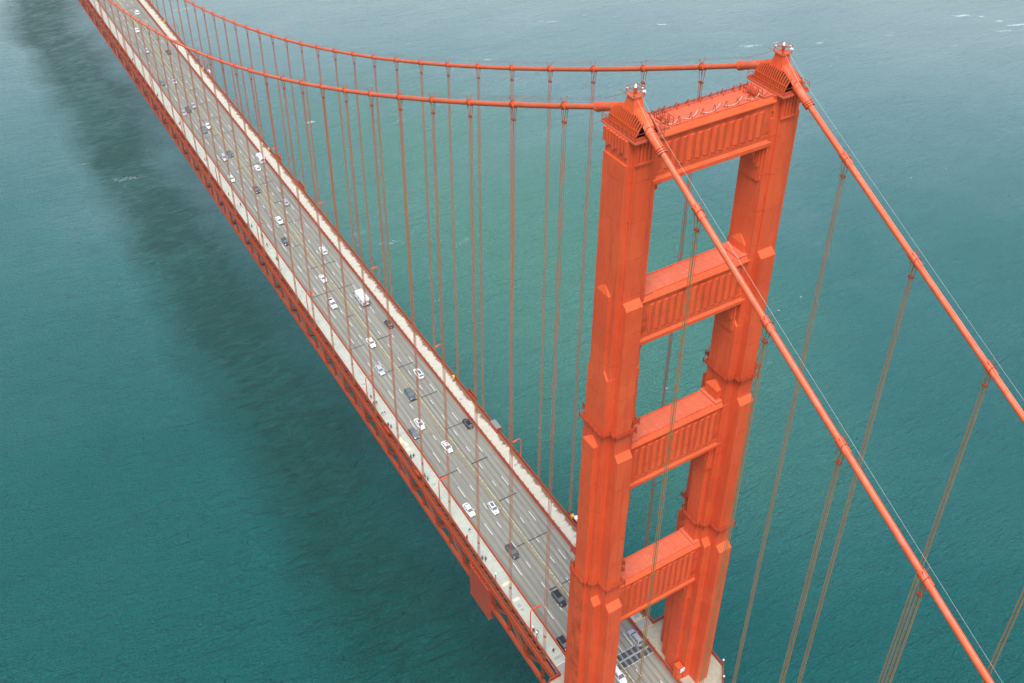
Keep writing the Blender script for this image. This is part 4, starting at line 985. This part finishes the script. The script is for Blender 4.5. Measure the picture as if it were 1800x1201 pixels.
for (kind, col, x, y, hd, sr, lab) in CARS:
    key = (kind, col, sr)
    if key in protos: o = copy_tree(protos[key])
    else:
        o = make_pickup(col) if kind == 'pickup' else make_van() if kind == 'van' else make_shuttle() if kind == 'truck' else make_car(kind, col, bool(sr)); protos[key] = o
    sl = math.atan2(zr(x + 1) - zr(x - 1), 2); z = zr(x) + .008
    o.location = (x, y, z); o.rotation_euler = (0, -sl * hd, 0 if hd > 0 else math.pi)
    cat = {'sedan': 'car', 'hatchback': 'car', 'coupe': 'car', 'suv': 'car', 'pickup': 'pickup truck', 'van': 'van', 'truck': 'truck'}[kind]
    tag(o, lab, cat, "vehicles driving across the bridge")

# ================================================================== people
def skinned(name, nodes, edges, mats, sub=1):
    """one continuous skin: nodes = [(pos, radius)], root first; baked to a plain mesh"""
    me = bpy.data.meshes.new(name); me.from_pydata([n[0] for n in nodes], edges, [])
    o = bpy.data.objects.new(name, me); COL.objects.link(o)
    sk = o.modifiers.new("skin", 'SKIN'); sk.use_smooth_shade = True
    for i, n in enumerate(nodes):
        v = me.skin_vertices[0].data[i]; r = n[1]; v.radius = r if isinstance(r, tuple) else (r, r); v.use_root = (i == 0)
    ss = o.modifiers.new("sub", 'SUBSURF'); ss.levels = sub; ss.render_levels = sub
    bpy.context.view_layer.update()
    dg = bpy.context.evaluated_depsgraph_get(); m2 = bpy.data.meshes.new_from_object(o.evaluated_get(dg)); m2.name = name
    bpy.data.objects.remove(o); m2.materials.clear()
    for m_ in mats: m2.materials.append(m_)
    return m2
def person_nodes(stride=.25, lean=0.03):
    N = []; E = []
    def add(p, r, par=None):
        N.append((p, r)); i = len(N) - 1
        if par is not None: E.append((par, i))
        return i
    pel = add((0, 0, .95), (.13, .11)); ab = add((lean, 0, 1.10), (.13, .10), pel); ch = add((lean * 1.5, 0, 1.32), (.16, .11), ab); nk = add((lean * 2, 0, 1.47), .055, ch)
    jaw = add((lean * 2 + .02, 0, 1.56), (.065, .075), nk); hd = add((lean * 2 + .01, 0, 1.66), (.078, .092), jaw); add((lean * 2, 0, 1.735), (.05, .055), hd)
    nose = add((lean * 2 + .115, 0, 1.63), .013, hd)
    for s in (1, -1):
        f = stride * s
        hip = add((0, .09 * s, .90), .085, pel); kn = add((f * .55 + .02, .10 * s, .50), .058, hip); an = add((f - (.04 if f < 0 else 0), .10 * s, .10), .038, kn); add((f + .15, .11 * s, .045), .035, an)
        sh = add((lean * 1.5, .17 * s, 1.42), .06, ch); el_ = add((lean - f * .35, .23 * s, 1.14), .042, sh); wr_ = add((lean - f * .7 + .06, .24 * s, .91), .028, el_)
        pm = add((lean - f * .75 + .07, .24 * s, .85), (.035, .02), wr_)
        for k, (dy, ln) in enumerate(((-.03, .07), (-.01, .08), (.01, .075), (.03, .06))):
            a = add((lean - f * .75 + .07 + dy, .24 * s, .81), .009, pm); add((lean - f * .75 + .08 + dy, .235 * s, .81 - ln), .008, a)
        th = add((lean - f * .75 + .105, .225 * s, .835), .010, pm)
    return N, E
SKIN_C = mat("skin", (0.45, 0.27, 0.18), .6)
poses = []
for stv, ln in ((.26, .04), (.06, .0), (-.22, .03)):
    N_, E_ = person_nodes(stv, ln)
    body = skinned("person_body", N_, E_, [SKIN_C])
    # clothing shells: torso with sleeves, trousers with legs, follow the same joints
    def shell(idx, extra, nm):
        mp = {j: i for i, j in enumerate(idx)}
        nn = [(N_[j][0], (tuple(q + extra for q in N_[j][1]) if isinstance(N_[j][1], tuple) else N_[j][1] + extra)) for j in idx]
        ee = [(mp[a], mp[c]) for a, c in E_ if a in mp and c in mp]
        return skinned(nm, nn, ee, [])
    # node order: 0 pel 1 ab 2 ch 3 nk 4 jaw 5 hd 6 crown 7 nose; then per side 17 nodes
    per = (len(N_) - 8) // 2; A, B_ = 8, 8 + per
    jk = shell([0, 1, 2, A + 4, A + 5, A + 6, B_ + 4, B_ + 5, B_ + 6], .022, "jacket"); tr_ = shell([0, A, A + 1, A + 2, B_, B_ + 1, B_ + 2], .018, "trousers")
    hb = MB(); hx = N_[5][0][0]; hb.sphere((hx - .018, 0, 1.685), .108, 10); 
    hm = bpy.data.meshes.new("hair"); hm.from_pydata([tuple(v) for v in hb.v if True], [], hb.f); hm.polygons.foreach_set("use_smooth", [True] * len(hb.f))
    poses.append((body, jk, tr_, hm))
CL = dict(black=(0.015, .015, .018), navy=(0.02, .03, .09), red=(.45, .03, .03), maroon=(.2, .02, .03), grey=(.2, .21, .22), light_blue=(.25, .4, .6), pink=(.7, .3, .35), yellow=(.8, .5, .05), brown=(.16, .08, .04), white=(.7, .7, .68), charcoal=(.05, .05, .055), tan=(.4, .3, .2))
CM = {k: mat("cloth_" + k, v, .9) for k, v in CL.items()}
HAIR = [mat("hair_dark", (.02, .014, .01), .8), mat("hair_brown", (.08, .045, .02), .8)]
PEOPLE = [
 (114.6,12.3,-1,'black','tan',0,"person in black top and tan trousers standing at the foot of a lamp post"),
 (111.9,12.7,-1,'charcoal','black',0,"person in dark clothes by the rail, left of the pair below a lamp post"),
 (111.6,12.0,-1,'black','pink',2,"person in black top and pink trousers, right one of the pair below a lamp post"),
 (106.5,12.5,1,'black','white',0,"person in black top and white trousers, left one of a pair beside a grey hatch"),
 (106.4,11.8,1,'maroon','white',2,"person in maroon top and white trousers, right one of a pair beside a grey hatch"),
 (101.7,12.9,-1,'navy','black',1,"person in navy jacket leaning at the rail bay"),
 (100.7,12.5,-1,'navy','charcoal',0,"person in navy jacket and charcoal trousers walking just below the rail bay"),
 (87.4,12.85,-1,'black','black',0,"person all in black by the rail, left of two walking side by side"),
 (87.4,12.0,-1,'charcoal','black',2,"person in charcoal top, right of two walking side by side in the open walkway"),
 (79.2,12.7,1,'charcoal','navy',0,"person in charcoal top and navy trousers below the second rail bay"),
 (77.8,12.5,1,'grey','charcoal',2,"person in grey top following close behind another below the second rail bay"),
 (56.8,11.2,-1,'charcoal','white',0,"person in charcoal top and white trousers walking near the traffic rail, above a white-post lamp"),
 (55.2,12.9,1,'red','maroon',1,"person in red top by the outer rail, opposite a walker in white trousers"),
 (47.6,12.7,1,'black','navy',0,"person in black with navy trousers next to the top of the work scaffold"),
 (47.0,12.1,1,'black','black',2,"person all in black beside another above the work scaffold"),
 (23.5,12.5,-1,'navy','black',0,"person in navy between the two globe posts near the tower"),
 (22.6,12.1,-1,'grey','navy',2,"person in grey top beside the globe posts near the tower"),
 (16.7,11.4,-1,'black','charcoal',0,"person in black walking alone close to the near tower leg"),
 (233.4,10.8,-1,'charcoal','grey',0,"person in charcoal near the traffic rail, far up the walkway"),
 (218.0,12.0,-1,'light_blue','navy',1,"person in light blue top beside a little red figure at the rail"),
 (219.4,12.9,-1,'red','black',1,"person in red at the outer rail next to a person in light blue"),
 (210.3,11.0,1,'brown','charcoal',0,"person in brown top behind a street lamp pole"),
 (203.6,11.5,-1,'red','grey',2,"person in red top and grey trousers walking in the middle of the walkway"),
 (194.1,11.5,-1,'black','brown',0,"person in black top and brown trousers level with the charcoal sedan"),
 (242.7,12.2,1,'tan','brown',1,"person in tan clothes near the small dark sedan by the median"),
 (272.4,11.9,-1,'pink','grey',0,"person in pink top level with the blue-grey sedan"),
 (306.3,12.0,-1,'black','grey',0,"person in black top and grey trousers beside the three cars abreast"),
 (337.2,12.6,1,'yellow','navy',1,"person in yellow jacket at the outer rail"),
 (378.4,12.6,-1,'charcoal','charcoal',0,"person all in charcoal, farthest figure up the walkway"),
]
for i, (x, y, hd, top, leg, ps, lab) in enumerate(PEOPLE):
    t = bpy.data.objects.new("person", poses[ps][0]); COL.objects.link(t)
    t.location = (x, y, zr(x) + .2); t.rotation_euler = (0, 0, (0 if hd > 0 else math.pi) + random.uniform(-.3, .3)); sc = random.uniform(.94, 1.06); t.scale = (sc, sc, sc)
    tag(t, lab, "person", "people on the pedestrian walkway")
    for nm, me, mt in (("jacket", poses[ps][1], CM[top]), ("trousers", poses[ps][2], CM[leg]), ("hair", poses[ps][3], HAIR[i % 2])):
        if not me.materials: me.materials.append(mt)
        o = bpy.data.objects.new(nm, me); COL.objects.link(o); o.parent = t
        o.material_slots[0].link = 'OBJECT'; o.material_slots[0].material = mt
